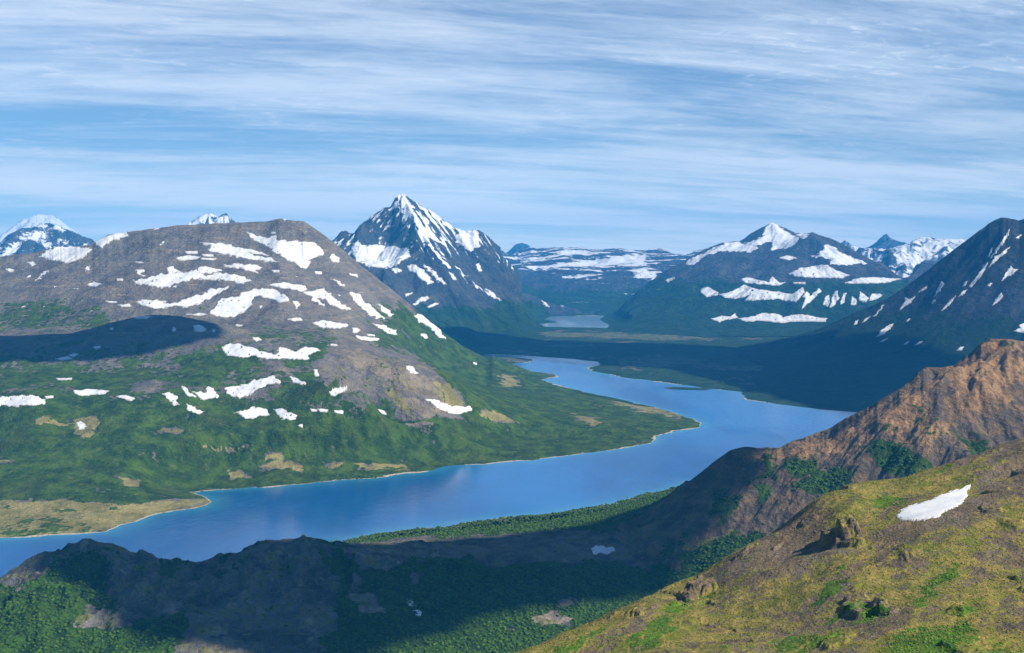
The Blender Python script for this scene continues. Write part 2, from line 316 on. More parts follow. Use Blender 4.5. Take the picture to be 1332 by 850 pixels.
C_pts = P3([(655, 340, 23000), (690, 323, 23500), (760, 322, 23500), (830, 325, 23500), (890, 332, 23000), (930, 325, 23000), (700, 345, 21500), (760, 348, 21500), (820, 345, 21500), (880, 345, 21000), (700, 370, 19800), (760, 372, 19500), (830, 357, 19800), (830, 380, 18700), (760, 395, 18000), (720, 405, 17500), (800, 402, 17500), (930, 360, 19500)])
C_pts += [WT(700, 16300, 10), WT(800, 16300, 10), WT(930, 17000, 100), WT(650, 26000, 900), WT(800, 26000, 1000), WT(950, 26000, 900), WT(640, 18000, 100)]
crN1 = [(-95, 800), (-30, 765), (0, 750), (8, 737), (20, 726), (35, 721), (55, 718), (68, 716), (85, 706), (110, 703), (135, 705), (155, 710), (170, 717), (185, 723), (205, 727), (250, 728), (290, 728), (305, 724), (320, 714), (332, 706), (345, 702), (370, 701), (400, 700), (420, 703)]
crN2 = [(889, 632), (905, 620), (920, 608), (935, 596), (950, 586), (960, 583), (972, 581), (985, 583), (1000, 582), (1014, 583), (1030, 574), (1045, 570), (1060, 564), (1080, 557), (1100, 544), (1117, 536), (1135, 527), (1150, 517), (1170, 506), (1185, 494), (1195, 483), (1205, 478), (1216, 478), (1228, 478), (1240, 476), (1248, 470), (1262, 459), (1275, 447), (1288, 441), (1310, 441), (1332, 444), (1430, 430)]
N_pts = P3([(887, 640, 4250), (850, 652, 4080), (796, 668, 3900), (692, 683, 3750), (600, 692, 3650), (495, 700, 3570), (420, 706, 3500),
 (-95, 800, 2700), (0, 748, 2850), (30, 726, 2850), (60, 717, 2880), (110, 703, 2900), (150, 709, 2900), (185, 723, 2920), (210, 729, 3050), (250, 730, 3100), (290, 729, 3150), (320, 714, 3060), (345, 702, 3030), (400, 700, 3030), (440, 706, 3080), (480, 712, 3150), (560, 713, 3150), (640, 714, 3220),
 (350, 755, 2830), (350, 800, 2640), (350, 850, 2460), (430, 750, 2880), (430, 800, 2680), (430, 850, 2480), (500, 755, 2880), (500, 800, 2680), (20, 790, 2600), (100, 740, 2800), (110, 780, 2630), (200, 770, 2700), (270, 765, 2780), (0, 850, 2350), (100, 850, 2380), (200, 850, 2400), (280, 850, 2420), (270, 800, 2600), (-90, 860, 2350),
 (560, 760, 2960), (640, 765, 2930), (720, 772, 2900), (560, 810, 2700), (640, 850, 2530), (560, 850, 2500), (700, 705, 3330), (770, 702, 3360), (785, 716, 3260), (770, 726, 3150), (830, 720, 3200), (840, 765, 3000), (900, 745, 3050), (740, 850, 2560), (850, 850, 2600),
 (889, 633, 3640), (848, 662, 3520), (811, 682, 3450), (930, 599, 3540), (950, 587, 3480), (972, 582, 3450), (1000, 583, 3450), (1014, 584, 3450), (1030, 574, 3460), (1060, 565, 3460), (1100, 545, 3460), (1150, 517, 3460), (1180, 497, 3460), (1200, 481, 3450), (1218, 478, 3450), (1240, 476, 3480), (1262, 460, 3500), (1287, 442, 3530), (1310, 441, 3550), (1420, 430, 3600),
 (960, 640, 3230), (960, 680, 3120), (940, 718, 3050), (1040, 620, 3210), (1040, 660, 3080), (1100, 600, 3200), (1100, 640, 3080), (1200, 540, 3200), (1200, 590, 3080), (1300, 500, 3270), (1300, 560, 3130), (1420, 500, 3250), (1420, 580, 3100), (900, 668, 3270), (880, 700, 3150), (1000, 730, 2980), (1100, 720, 2900)])
N_pts += [WT(1300, 2900, 330), WT(1200, 2800, 220), WT(1100, 2600, 90), WT(950, 2500, 20), WT(1000, 3850, 90), WT(1100, 3950, 130), WT(1200, 4000, 240), WT(1300, 4050, 320), WT(1420, 4100, 330), WT(1000, 4300, 15), WT(1200, 4500, 30), WT(920, 4100, 20), WT(330, 3400, 15), WT(200, 3250, 15), WT(60, 3150, 20), WT(400, 3350, 40)]
def exN(X, Y, Z, PX):                                  # rock ribs on the knolls and on the ridge flank, shrub canopy in the hollows
    r = ridged(X / 150, Y / 150, 201, 5); k = ss(Z, 40, 130) * (PX < 560) + .35
    kn = ss(-PX, -560, -470) * ss(Z, 45, 120) * ss(HY - (Z - HC) / Y * F - np.interp(PX, [q[0] for q in crN1], [q[1] for q in crN1]), 5, 28)
    return Z + 15 * k * (r - .45) + 22 * kn * (ridged(X / 55, Y / 150, 203, 4) - .4) + 3. * fbm(X / 16, Y / 16, 207, 4, .6)
JOBS['N'] = POOL.submit(lambda: make_land(-95, 1430, 1.4, 2300, 4650, 560, N_pts, 70, [crN1, crN2], ero=(210, 34, 5, 1.0), rough=(160, 20), seed=91, fit=(1, 200), jag=1.2, extra=exN))
crI = [(668, 852), (700, 838), (740, 820), (775, 806), (800, 795), (830, 780), (860, 768), (880, 757), (905, 748), (920, 741), (945, 724), (960, 714), (985, 703), (1010, 690), (1030, 674), (1042, 662), (1054, 652), (1072, 646), (1088, 640), (1098, 629), (1107, 626), (1118, 628), (1150, 626), (1180, 618), (1200, 614), (1215, 608), (1240, 600), (1262, 594), (1290, 583), (1310, 575), (1332, 568), (1420, 540)]
I_pts = P3([(640, 862, 900), (670, 850, 905), (740, 820, 950), (800, 794, 1000), (870, 763, 1050), (960, 713, 1080), (1010, 689, 1090), (1050, 652, 1100), (1100, 640, 1110), (1150, 626, 1130), (1210, 610, 1150), (1262, 594, 1160), (1332, 569, 1170), (1420, 540, 1180),
 (800, 850, 830), (900, 850, 790), (1000, 850, 755), (1100, 850, 730), (1200, 850, 710), (1332, 850, 695), (1420, 850, 690), (880, 800, 900), (960, 760, 950), (1050, 720, 960), (1080, 690, 1010), (1130, 720, 920), (1200, 720, 890), (1300, 720, 870), (1420, 700, 860), (1100, 780, 830), (1200, 790, 790), (1300, 790, 780), (1200, 660, 1000), (1260, 640, 1040), (1320, 620, 1040), (1420, 600, 1040), (1130, 660, 1050), (1000, 800, 860)])
I_pts += [WT(640, 1300, 330), WT(800, 1400, 330), WT(900, 1450, 360), WT(1050, 1450, 440), WT(1200, 1500, 480), WT(1332, 1500, 500), WT(1420, 1500, 520), WT(640, 1020, 480), WT(640, 700, 600), WT(800, 620, 640), WT(1100, 560, 680), WT(1400, 540, 690)]
def exI(X, Y, Z, PX):
    w = fbm(X / 90, Y / 90, 301, 3)
    fl = 1 - .94 * ss(-np.sqrt(((X - 371) / 75) ** 2 + ((Y - 1030) / 150) ** 2), -1.2, -.8)
    Z = Z + fl * (10.5 * fbm(X / 130, Y / 130, 303, 4, .45) + .7 * fbm(X / 9, Y / 9, 305, 5, .6))
    lump = ss(fbm(X / 60 + w, Y / 60, 309, 5, .6), .20, .36); Z = Z + 2.6 * lump * fl        # rocky steps
    for cx_, cy_, Yc, r_, h in ((1092, 698, 985, 17, 13.), (1104, 712, 960, 12, 6.), (912, 758, 985, 15, 9.), (895, 772, 960, 10, 5.), (1120, 798, 815, 15, 6.), (1150, 806, 800, 9, 3.), (1288, 686, 960, 9, 2.5), (1316, 706, 920, 9, 2.5), (1296, 640, 1020, 11, 3.), (1052, 660, 1060, 8, 3.), (1105, 634, 1100, 8, 3.)):
        x_ = (cx_ - CX) / F * Yc
        d = np.sqrt(((X - x_) / r_) ** 2 + ((Y - Yc) / (r_ * 1.6)) ** 2) + .55 * fbm(X / 14, Y / 14, 311, 4)
        Z = Z + h * ss(-d, -1.02, -.72) * (.62 + .55 * ridged(X / 22, Y / 22, 312, 3))
    return Z
JOBS['I'] = POOL.submit(lambda: make_land(625, 1420, 1.0, 560, 1420, 760, I_pts, 40, [crI], ero=(120, 7, 4, 1.0), rough=None, seed=101, fit=(1, 150), jag=0, soft=1500, shore=False, extra=exI))
def alt_att(L, lo, hi, n=.25, s=0):                    # 1 below lo, 0 above hi, wandering
    return (1 - ss(L.Z + 90 * fbm(L.X / 500, L.Y / 500, 90 + s, 4), lo, hi))
Z0 = lambda L: np.zeros(L.Z.shape)
def finish(L, name, mat, label, cells=None, **att):
    at = {k: Z0(L) for k in ('veg', 'grass', 'ochre', 'snow', 'beach')}; at.update(att)
    at['veg'] = .06 + .88 * at['veg']
    k = np.ones(L.Z.shape, bool) if cells is None else cells
    if cells is None: k = L.Z > -40
    return tag(grid_mesh(name, L.X, L.Y, L.Z, k, at, mat), label, kind='structure')

# --- the big rounded mountain on the left, with its green apron and the peninsula
A = LANDS['A'] = JOBS['A'].result()
vegA = [(-100, 520), (60, 503), (150, 520), (240, 508), (300, 522), (380, 520), (440, 530), (500, 538), (545, 548), (590, 535), (605, 520), (580, 500), (560, 478), (520, 446), (490, 400), (525, 395), (570, 412), (610, 440), (680, 474), (745, 495), (940, 535), (900, 570), (560, 640), (200, 690), (-100, 740)]
patchv = [[(0, 488), (80, 482), (160, 488), (250, 485), (250, 497), (120, 500), (0, 502)], [(230, 470), (270, 455), (330, 450), (330, 470), (290, 492), (240, 500)], [(475, 425), (520, 430), (560, 470), (520, 470), (480, 450)],
 [(0, 395), (60, 390), (140, 400), (150, 425), (60, 432), (0, 430)], [(330, 500), (420, 490), (440, 515), (360, 525)], [(430, 505), (470, 500), (500, 520), (520, 540), (450, 540)], [(380, 455), (430, 440), (440, 452), (400, 470)], [(330, 425), (420, 430), (430, 440), (330, 440)], [(90, 500), (230, 505), (230, 520), (90, 515)]]
veg = np.maximum(pm(A, [vegA], 9, 14, 200), .62 * pm(A, patchv, 8, 10, 150, 3)) + .46 * ss(A.PY, 425, 470) * A.vis * (A.PX < 520) * (1 - pm(A, [vegA], 9, 14, 200))
veg = np.where(A.vis, veg, (A.Z < 330) * 1.)
rockhill = [(440, 448), (480, 445), (520, 455), (560, 478), (585, 500), (602, 530), (600, 545), (560, 540), (530, 520), (505, 500), (490, 530), (450, 520), (420, 500), (400, 480)]
rk = pm(A, [rockhill, [(280, 520), (330, 505), (360, 500), (370, 510), (320, 518)], [(170, 500), (200, 496), (215, 505), (200, 512), (175, 512)]], 5, 10, 120, 5)
veg = veg * (1 - .75 * rk)
grp = [[(335, 606), (360, 600), (395, 603), (398, 611), (355, 612)], [(290, 612), (310, 610), (325, 620), (300, 623)], [(345, 590), (372, 595), (365, 600), (342, 596)], [(455, 601), (490, 603), (530, 603), (535, 612), (490, 613), (470, 610)], [(425, 607), (450, 602), (440, 612)], [(210, 555), (240, 560), (235, 568), (205, 562)],
 [(100, 545), (120, 540), (125, 560), (105, 570), (95, 560)], [(50, 543), (110, 548), (80, 556), (45, 552)], [(150, 618), (185, 625), (180, 634), (160, 630)], [(650, 488), (675, 492), (672, 503), (655, 504)], [(840, 512), (860, 520), (852, 526), (835, 520)], [(745, 538), (790, 548), (780, 555), (750, 546)], [(795, 517), (850, 529), (885, 540), (890, 546), (840, 536), (795, 524)], [(620, 535), (650, 535), (670, 550), (640, 550)],
 [(260, 580), (330, 583), (330, 588), (260, 586)], [(0, 597), (20, 600), (0, 604)], [(95, 548), (130, 548), (118, 572), (104, 572)], [(560, 495), (580, 500), (600, 525), (590, 530)], [(500, 505), (515, 512), (540, 545), (520, 535)]]
meadow = [(-100, 652), (0, 652), (60, 650), (150, 655), (230, 652), (262, 649), (282, 654), (270, 661), (200, 672), (150, 686), (120, 693), (0, 700), (-100, 705)]
md = pm(A, [meadow], 3, 4, 120, 8)
vegmd = pm(A, [[(0, 668), (40, 672), (130, 680), (120, 690), (0, 700)], [(110, 658), (160, 660), (150, 664)], [(60, 664), (90, 662), (100, 667)], [(0, 655), (12, 655), (10, 662), (0, 662)]], 4, 8, 60, 9)
gs = np.maximum(pm(A, grp, 3, 7, 70, 7), md)
veg = veg * (1 - gs) + .55 * vegmd
gs = np.maximum(gs, .26 * ss(-A.Z, -620, -450))
veg = veg + .22 * ss(-A.g, .05, .4) * ss(-A.Z, -640, -420)
bw = 4 + 34 * fbm(A.X / 230, A.Y / 230, 4, 4).clip(-.2, 1)
beach = (1 - ss(A.ld - bw, -2, 7)) * (A.ld > -60)
beach = beach * ss(fbm(A.X / 420, A.Y / 420, 44, 3) + .75 * md, -.75, -.25)
och = pm(A, [[(598, 448), (630, 465), (658, 480), (655, 484), (632, 472), (600, 455)], [(500, 498), (520, 505), (560, 530), (590, 540), (560, 545), (530, 530)], [(430, 455), (470, 452), (500, 470), (540, 480), (590, 525), (560, 520), (520, 500), (470, 480)]], 3, 5, 60, 12)
finish(A, 'rounded_mountain', M_left, 'broad grey rounded mountain with snow patches and a green shrub covered apron above the lake', veg=veg, grass=gs, ochre=np.maximum(.8 * och, .62 * ss(fbm(A.X / 520, A.Z / 20 + A.Y / 900, 97, 4, .55), .02, .30) * ss(A.Z, 330, 520)), beach=beach, snow=.60 * ss(fbm(A.X / 110, A.Y / 230, 96, 5, .6), .30, .44) * ss(A.Z, 380, 620))

# --- the pyramid peak
B = LANDS['B'] = JOBS['B'].result()
st = fbm((B.X * .80 + B.Z * .60) / 34, (B.X * -.6 + B.Z * .8) / 420, 31, 4, .6)
stl = fbm((B.X * .80 - B.Z * .60) / 60, (B.X * .6 + B.Z * .8) / 260, 32, 4, .6)
rgt = ss(B.PX - 523 - (B.PY - 252) * .28, -6, 8)
snow = .25 + .33 * ss(B.Z, 560, 1350) + rgt * (.68 * st - .05) + (1 - rgt) * (.70 * stl - .05) - .15 * B.g - .25 * (1 - ss(B.Z, 380, 640))
hero = pm(B, [[(519, 255), (533, 264), (541, 270), (532, 270), (523, 270)], [(519, 270), (527, 273), (541, 281), (551, 295), (564, 305), (578, 318), (570, 316), (558, 308), (546, 298), (538, 286), (529, 280)], [(563, 276), (572, 282), (572, 286), (565, 282)],
 [(545, 300), (551, 300), (560, 318), (575, 335), (585, 350), (577, 343), (560, 325)], [(590, 345), (596, 348), (608, 360), (603, 359)], [(615, 366), (622, 372), (640, 383), (646, 390), (636, 385), (622, 376)]], 2.0, 4, 70, 3, True)
dark = pm(B, [[(462, 300), (478, 287), (500, 272), (515, 270), (530, 285), (545, 305), (534, 322), (520, 324), (490, 320), (468, 316)]], 5, 5, 80, 6)
snow = snow * (1 - .18 * dark) + hero * .45
veg = alt_att(B, 240, 420, s=1) * .95 * (1 - .8 * pm(B, [[(640, 300), (780, 400), (775, 412), (720, 408), (670, 385), (620, 350)]], 6, 8, 200, 5))
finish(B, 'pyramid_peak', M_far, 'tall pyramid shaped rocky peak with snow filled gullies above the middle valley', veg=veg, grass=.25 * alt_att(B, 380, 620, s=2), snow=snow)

# --- the snowy mountain right of the far lake
D = LANDS['D'] = JOBS['D'].result()
snow = .14 + .42 * ss(D.Z, 850, 1350) - .2 * D.g + .25 * fbm(D.X / 260, D.Y / 500, 34, 5, .6)
psn = [[(891, 346), (896, 338), (920, 326), (948, 315), (960, 314), (968, 318), (980, 312), (992, 309), (996, 296), (1004, 291), (1012, 296), (1028, 306), (1041, 312), (1024, 324), (1000, 325), (988, 322), (976, 329), (960, 329), (944, 327), (920, 333), (904, 345)], [(1036, 304), (1052, 306), (1044, 311)],
 [(1054, 334), (1068, 328), (1076, 318), (1088, 322), (1096, 330), (1116, 336), (1132, 344), (1112, 344), (1098, 347), (1080, 344), (1076, 338)], [(1100, 368), (1120, 360), (1140, 362), (1172, 364), (1150, 368), (1120, 369)]]
snow = snow * .8 + .55 * pm(D, psn, 3, 6, 90, 2, True) - .4 * pm(D, [[(984, 321), (1000, 314), (1010, 318), (1000, 324)], [(968, 311), (985, 300), (996, 295), (990, 306), (975, 313)]], 2, 3, 60, 4)
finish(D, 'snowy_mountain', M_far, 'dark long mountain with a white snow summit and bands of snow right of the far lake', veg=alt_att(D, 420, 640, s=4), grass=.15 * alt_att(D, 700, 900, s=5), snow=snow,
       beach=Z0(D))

# --- the dark slope on the right
FM = LANDS['F'] = JOBS['F'].result()
st = fbm((FM.X * .75 - FM.Z * .66) / 60, (FM.X * .66 + FM.Z * .75) / 700, 35, 4, .6)
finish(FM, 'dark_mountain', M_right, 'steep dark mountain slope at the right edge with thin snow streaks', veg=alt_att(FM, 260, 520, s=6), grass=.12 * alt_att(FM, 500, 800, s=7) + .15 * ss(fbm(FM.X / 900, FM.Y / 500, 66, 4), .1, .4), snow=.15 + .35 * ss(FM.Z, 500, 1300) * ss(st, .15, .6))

# --- far plateau, far snowy group, far single peaks
print('C'); C = make_land(620, 960, 1.3, 16100, 26000, 380, C_pts, 200, [crC], ero=(1500, 160, 5, 1.0), rough=(900, 90), seed=53, fit=(1, 900), jag=2.5)
snow = .24 + .25 * ss(C.Z, 350, 900) + .55 * fbm(C.X / 900, C.Y / 420 + C.Z / 90, 36, 6, .6) - .12 * C.g
snow = snow + .28 * pm(C, [[(685, 346), (720, 345), (760, 342), (800, 335), (838, 333), (838, 342), (790, 348), (740, 350), (690, 350)], [(728, 360), (760, 354), (786, 352), (780, 362), (735, 364)], [(725, 328), (745, 327), (742, 333)], [(822, 352), (838, 348), (860, 355), (850, 368), (830, 365)]], 3, 6, 200, 3)
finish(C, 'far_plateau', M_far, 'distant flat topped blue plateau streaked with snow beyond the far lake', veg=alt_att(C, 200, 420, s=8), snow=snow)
FP = []
def far_shape(name, cr, Y, x0, x1, label, seed, base=250, thick=1600, dens=.42, jag=4.):
    pts = P3([(a, b, Y) for a, b in cr]) + [(x, y - thick * .55, HC + (z - HC) * .45 if z > HC else z * .6) for x, y, z in P3([(a, b, Y) for a, b in cr][::2])]
    pts += [WT(x0 - 10, Y - thick * 1.4, base), WT(x1 + 10, Y - thick * 1.4, base), WT((x0 + x1) / 2, Y - thick * 1.4, base), WT(x0, Y + thick, base), WT(x1, Y + thick, base)]
    Lp = make_land(x0, x1, 1.1, Y - thick * 1.5, Y + thick, 200, pts, 60, [cr], ero=(1000, 260, 5, 1.1), rough=(700, 150), seed=seed, fit=(1, thick * .4), jag=jag, shore=False)
    return Lp
def far_peak(name, cr, Y, x0, x1, label, seed, base=250, thick=1600, dens=.42, jag=4.):
    FP.append((name, label, seed, dens, POOL.submit(far_shape, name, cr, Y, x0, x1, label, seed, base, thick, dens, jag)))
def far_done(name, label, seed, dens, job):
    Lp = job.result()
    sn = dens - .32 * Lp.g + .35 * fbm(Lp.X / 300, Lp.Y / 500 + Lp.Z / 200, seed + 4, 5, .6) + .18 * ss(Lp.Z, 700, 1500)
    return finish(Lp, name, M_far, label, snow=sn)
far_peak('far_snowy_range', [(1070, 335), (1086, 322), (1092, 318), (1100, 312), (1108, 320), (1118, 323), (1135, 324), (1160, 322), (1178, 318), (1195, 310), (1207, 308), (1222, 311), (1240, 311), (1252, 311), (1262, 318), (1300, 322)], 22000, 1060, 1310, 'distant jagged snow covered range left of the dark slope', 61, 300, 2600, .55, 3.)
far_peak('far_blue_peak', [(1120, 326), (1135, 318), (1140, 314), (1147, 308), (1153, 304), (1159, 309), (1170, 315), (1180, 318), (1200, 326)], 28000, 1110, 1210, 'small pointed blue peak rising behind the snowy range', 67, 600, 1800, .22, 3.)
far_peak('far_left_peak', [(-60, 345), (-20, 325), (0, 317), (12, 304), (28, 298), (48, 294), (56, 291), (64, 290), (75, 294), (90, 300), (104, 305), (118, 312), (135, 322), (160, 340)], 20000, -70, 170, 'distant blue and white peak at the left edge standing in front of a white dome', 71, 600, 2200, .40, 4.)
far_peak('far_dome', [(-60, 340), (-20, 325), (10, 300), (30, 285), (50, 279), (70, 281), (85, 292), (105, 306), (130, 318), (160, 335)], 36000, -70, 170, 'white snow dome rising behind the blue peak at the left edge', 73, 700, 2400, .56, 2.)
far_peak('twin_summit_peak', [(215, 305), (240, 294), (250, 286), (258, 283), (268, 278), (273, 277), (279, 281), (284, 283), (289, 279), (294, 277), (299, 283), (307, 290), (325, 303)], 20000, 210, 330, 'jagged white twin summit showing just above the rounded mountain', 79, 700, 1600, .44, 3.)
far_peak('far_pale_dome', [(655, 335), (664, 325), (670, 319), (678, 316), (686, 318), (694, 324), (705, 332)], 34000, 650, 715, 'tiny pale blue summit far away beside the pyramid peak', 83, 700, 1800, .3, 1.)
for q in FP: far_done(*q)

# --- the shore in front: dark knolls, valley, brown ridge (one ground, three objects side by side)
N = LANDS['N'] = JOBS['N'].result()
N.vis &= True
vn = [[(-100, 760), (20, 760), (90, 735), (120, 722), (140, 735), (150, 790), (120, 790), (105, 810), (130, 825), (200, 800), (225, 790), (255, 800), (240, 830), (225, 860), (-100, 860)],
      [(430, 775), (500, 740), (560, 720), (640, 735), (760, 730), (820, 740), (880, 740), (905, 720), (940, 700), (990, 690), (1010, 700), (960, 740), (870, 800), (700, 860), (420, 860), (440, 800)],
      [(440, 700), (600, 680), (800, 655), (850, 650), (870, 640), (885, 634), (800, 650), (700, 668), (500, 690)], [(690, 668), (800, 655), (880, 632), (860, 655), (800, 685), (700, 692), (560, 700), (560, 688)],
      [(1030, 640), (1055, 615), (1075, 615), (1095, 605), (1120, 615), (1125, 640), (1100, 640), (1060, 640)], [(1135, 570), (1160, 575), (1180, 585), (1205, 595), (1205, 615), (1160, 620), (1130, 590)], [(1238, 556), (1250, 565), (1270, 580), (1290, 575), (1290, 590), (1265, 600)], [(1020, 600), (1050, 600), (1065, 615), (1040, 625)],
      [(1000, 590), (1010, 600), (1005, 625), (990, 620)], [(975, 625), (1000, 640), (995, 660), (975, 640)], [(930, 660), (950, 640), (960, 650), (940, 685), (925, 690)]]
vegn = pm(N, vn, 7, 13, 90, 1) + .25 * ss(fbm(N.X / 120, N.Y / 120, 77, 4), .0, .5)
kv = pm(N, [[(205, 726), (245, 730), (292, 728), (302, 742), (262, 768), (222, 760), (205, 742)], [(408, 702), (440, 706), (468, 730), (452, 790), (430, 800), (424, 755)], [(322, 742), (348, 735), (362, 790), (345, 806), (330, 780)], [(250, 785), (290, 772), (300, 790), (262, 808)], [(360, 822), (430, 812), (440, 850), (350, 850)], [(70, 716), (120, 712), (150, 740), (150, 800), (110, 785), (60, 760)]], 5, 10, 45, 31)
ks = pm(N, [[(232, 852), (262, 812), (322, 760), (345, 812), (300, 852)], [(355, 712), (378, 705), (392, 760), (376, 800), (362, 770)], [(396, 790), (420, 800), (415, 845), (380, 838)], [(150, 712), (172, 722), (200, 762), (190, 790), (168, 760)], [(45, 722), (66, 718), (60, 735), (30, 758), (10, 760)], [(440, 712), (620, 705), (640, 715), (520, 735), (460, 730)]], 5, 12, 40, 33)
rib = ss(N.g + .35 * fbm(N.X / 40, N.Y / 40, 95, 4), .0, .3)
vegn = vegn * (1 - .7 * ks) + .8 * kv * (1 - rib * .7)
clear = pm(N, [[(688, 803), (716, 797), (742, 801), (738, 812), (705, 814)], [(724, 778), (748, 776), (750, 788), (730, 790)], [(450, 770), (482, 771), (505, 797), (470, 796)], [(192, 774), (216, 769), (236, 790), (228, 802), (203, 801)]], 4, 5, 40, 21)  # tan clearings; one also carries a cloud gap's sunlight painted as ochre
vegn = np.maximum(np.where(N.vis, vegn, .5), .9 * (N.ld < 170) * (N.PX > 430)) * (1 - clear)
rockn = pm(N, [[(265, 735), (300, 725), (345, 700), (410, 700), (440, 720), (445, 760), (430, 800), (410, 850), (330, 850), (230, 855), (255, 800), (200, 780), (195, 740)], [(0, 745), (35, 722), (62, 718), (58, 735), (25, 760), (0, 770)], [(130, 735), (205, 730), (215, 770), (160, 795), (140, 770)], [(105, 785), (130, 792), (122, 812), (108, 815)], [(450, 770), (480, 772), (505, 800), (470, 795)], [(540, 740), (555, 745), (545, 760), (530, 755)]], 5, 9, 60, 2)
vegn = vegn * (1 - .8 * rockn) + .42 * ss(-N.g, .0, .35) * (N.PX < 900)
gsn = np.maximum(pm(N, [[(845, 640), (870, 634), (888, 632), (880, 638), (855, 644)], [(720, 666), (800, 657), (850, 648), (820, 668), (740, 680), (660, 690)], [(940, 690), (960, 690), (965, 700), (930, 705)], [(0, 830), (20, 820), (60, 830), (40, 845)], [(60, 800), (90, 795), (120, 800), (100, 812)], [(880, 712), (930, 702), (940, 715), (890, 725)]], 6, 9, 60, 5), .35 - .22 * (N.PX > 900))
ochn = pm(N, [[(690, 802), (720, 798), (740, 802), (735, 812), (700, 812)], [(728, 780), (745, 778), (748, 786), (732, 788)], [(195, 775), (215, 770), (235, 790), (230, 800), (205, 800)], [(455, 772), (480, 773), (500, 795), (470, 790)],
     [(1000, 590), (1050, 575), (1110, 550), (1160, 520), (1200, 490), (1215, 500), (1205, 540), (1230, 560), (1210, 590), (1150, 560), (1100, 590), (1040, 600)], [(1215, 480), (1290, 445), (1330, 450), (1332, 490), (1290, 540), (1240, 520)], [(1150, 610), (1130, 600), (1120, 580), (1140, 570), (1220, 610), (1190, 620)], [(745, 714), (790, 712), (800, 722), (760, 724)]], 12, 22, 60, 6)
beach = (1 - ss(N.ld, 5, 12)) * (N.ld > -60) * .9
cx = N.PX[:-1, :-1]; cy = N.PY[:-1, :-1]; rows = N.Y[:-1, :-1]
ridgec = (cx > 790 + np.maximum(0, cy - 690) * .9 + 6 * fbm(N.X[:-1, :-1] / 60, N.Y[:-1, :-1] / 60, 5, 3)) & (cx > 888 - (cy.clip(600, 690) - 632).clip(0, 60) * 1.75)
ridgec = ridgec & (rows < 4150) | (cx > 1010)
knollc = (cx < 425 + 10 * fbm(N.X[:-1, :-1] / 80, N.Y[:-1, :-1] / 80, 6, 3)) & ~ridgec
att = dict(veg=vegn, grass=gsn, ochre=np.maximum(np.maximum(ochn * .85, np.maximum(clear, .8 * ks * (.4 + .6 * rib))), .75 * ss(N.g + .5 * fbm(N.X / 50, N.Y / 50, 93, 5), .15, .45) * (N.PX < 760)), beach=beach)
finish(N, 'brown_ridge', M_ridge, 'bare brown and ochre ridge running down from the right edge to the lake', cells=ridgec, **att)
finish(N, 'rocky_knolls', M_knoll, 'two dark rocky knolls with green shrubs at the bottom left in front of the lake', cells=knollc, **att)
finish(N, 'near_valley', M_knoll, 'shaded green valley bottom and low shore between the knolls and the brown ridge', cells=~ridgec & ~knollc, **att)

# --- the grassy hill in the right foreground
I = LANDS['I'] = JOBS['I'].result()
gi = pm(I, [[(660, 860), (700, 838), (800, 795), (870, 765), (830, 800), (800, 850)], [(1145, 858), (1150, 830), (1190, 800), (1240, 780), (1332, 790), (1420, 800), (1420, 860)], [(1055, 650), (1150, 628), (1240, 602), (1230, 615), (1150, 650), (1100, 680), (1070, 670)], [(1000, 850), (1020, 800), (1060, 760), (1110, 740), (1200, 720), (1150, 760), (1060, 820), (1040, 860)], [(1220, 750), (1332, 745), (1332, 770), (1200, 780)], [(860, 800), (940, 780), (900, 830), (850, 850), (820, 850)]], 14, 30, 30, 1)
vi = pm(I, [[(1150, 858), (1160, 830), (1200, 815), (1262, 808), (1270, 822), (1240, 858)], [(1180, 780), (1215, 750), (1240, 742), (1230, 760), (1195, 790)], [(870, 790), (900, 775), (905, 785), (880, 800)], [(1120, 795), (1165, 790), (1160, 810), (1120, 815)], [(1130, 650), (1175, 648), (1180, 658), (1140, 660)]], 8, 14, 20, 2)
rki = pm(I, [[(1015, 690), (1050, 660), (1060, 690), (1075, 720), (1060, 750), (1020, 760), (960, 760), (985, 720)], [(1255, 615), (1300, 585), (1420, 550), (1420, 650), (1320, 660), (1260, 680), (1240, 650), (1262, 640), (1265, 628)], [(1100, 740), (1150, 790), (1150, 830), (1080, 820), (1020, 850), (960, 850), (1000, 800)], [(1065, 690), (1100, 685), (1115, 700), (1110, 720), (1080, 722)], [(1280, 700), (1332, 690), (1332, 730), (1290, 720)], [(870, 775), (915, 750), (918, 775), (890, 785)]], 12, 20, 30, 3)
mossy = .62 + .5 * fbm(I.X / 55, I.Y / 55, 321, 4)
da = I.X * .55 + I.Y * .83; db = I.X * .83 - I.Y * .55
greenb = ss(fbm(da / 170, db / 42, 341, 5, .55), .02, .30); brownb = ss(fbm(da / 150 + 7, db / 48, 343, 5, .55), -.05, .30)
oi = ss(fbm(I.X / 70, I.Y / 40, 323, 5, .6), .0, .35)
finish(I, 'grassy_hill', M_near, 'sunlit olive and brown grassy hill with rock outcrops filling the lower right', veg=np.maximum(.85 * vi, .62 * gi * greenb + .22 * greenb), grass=(mossy + .3 * gi - .42 * brownb) * (1 - .4 * rki), ochre=.6 * oi)

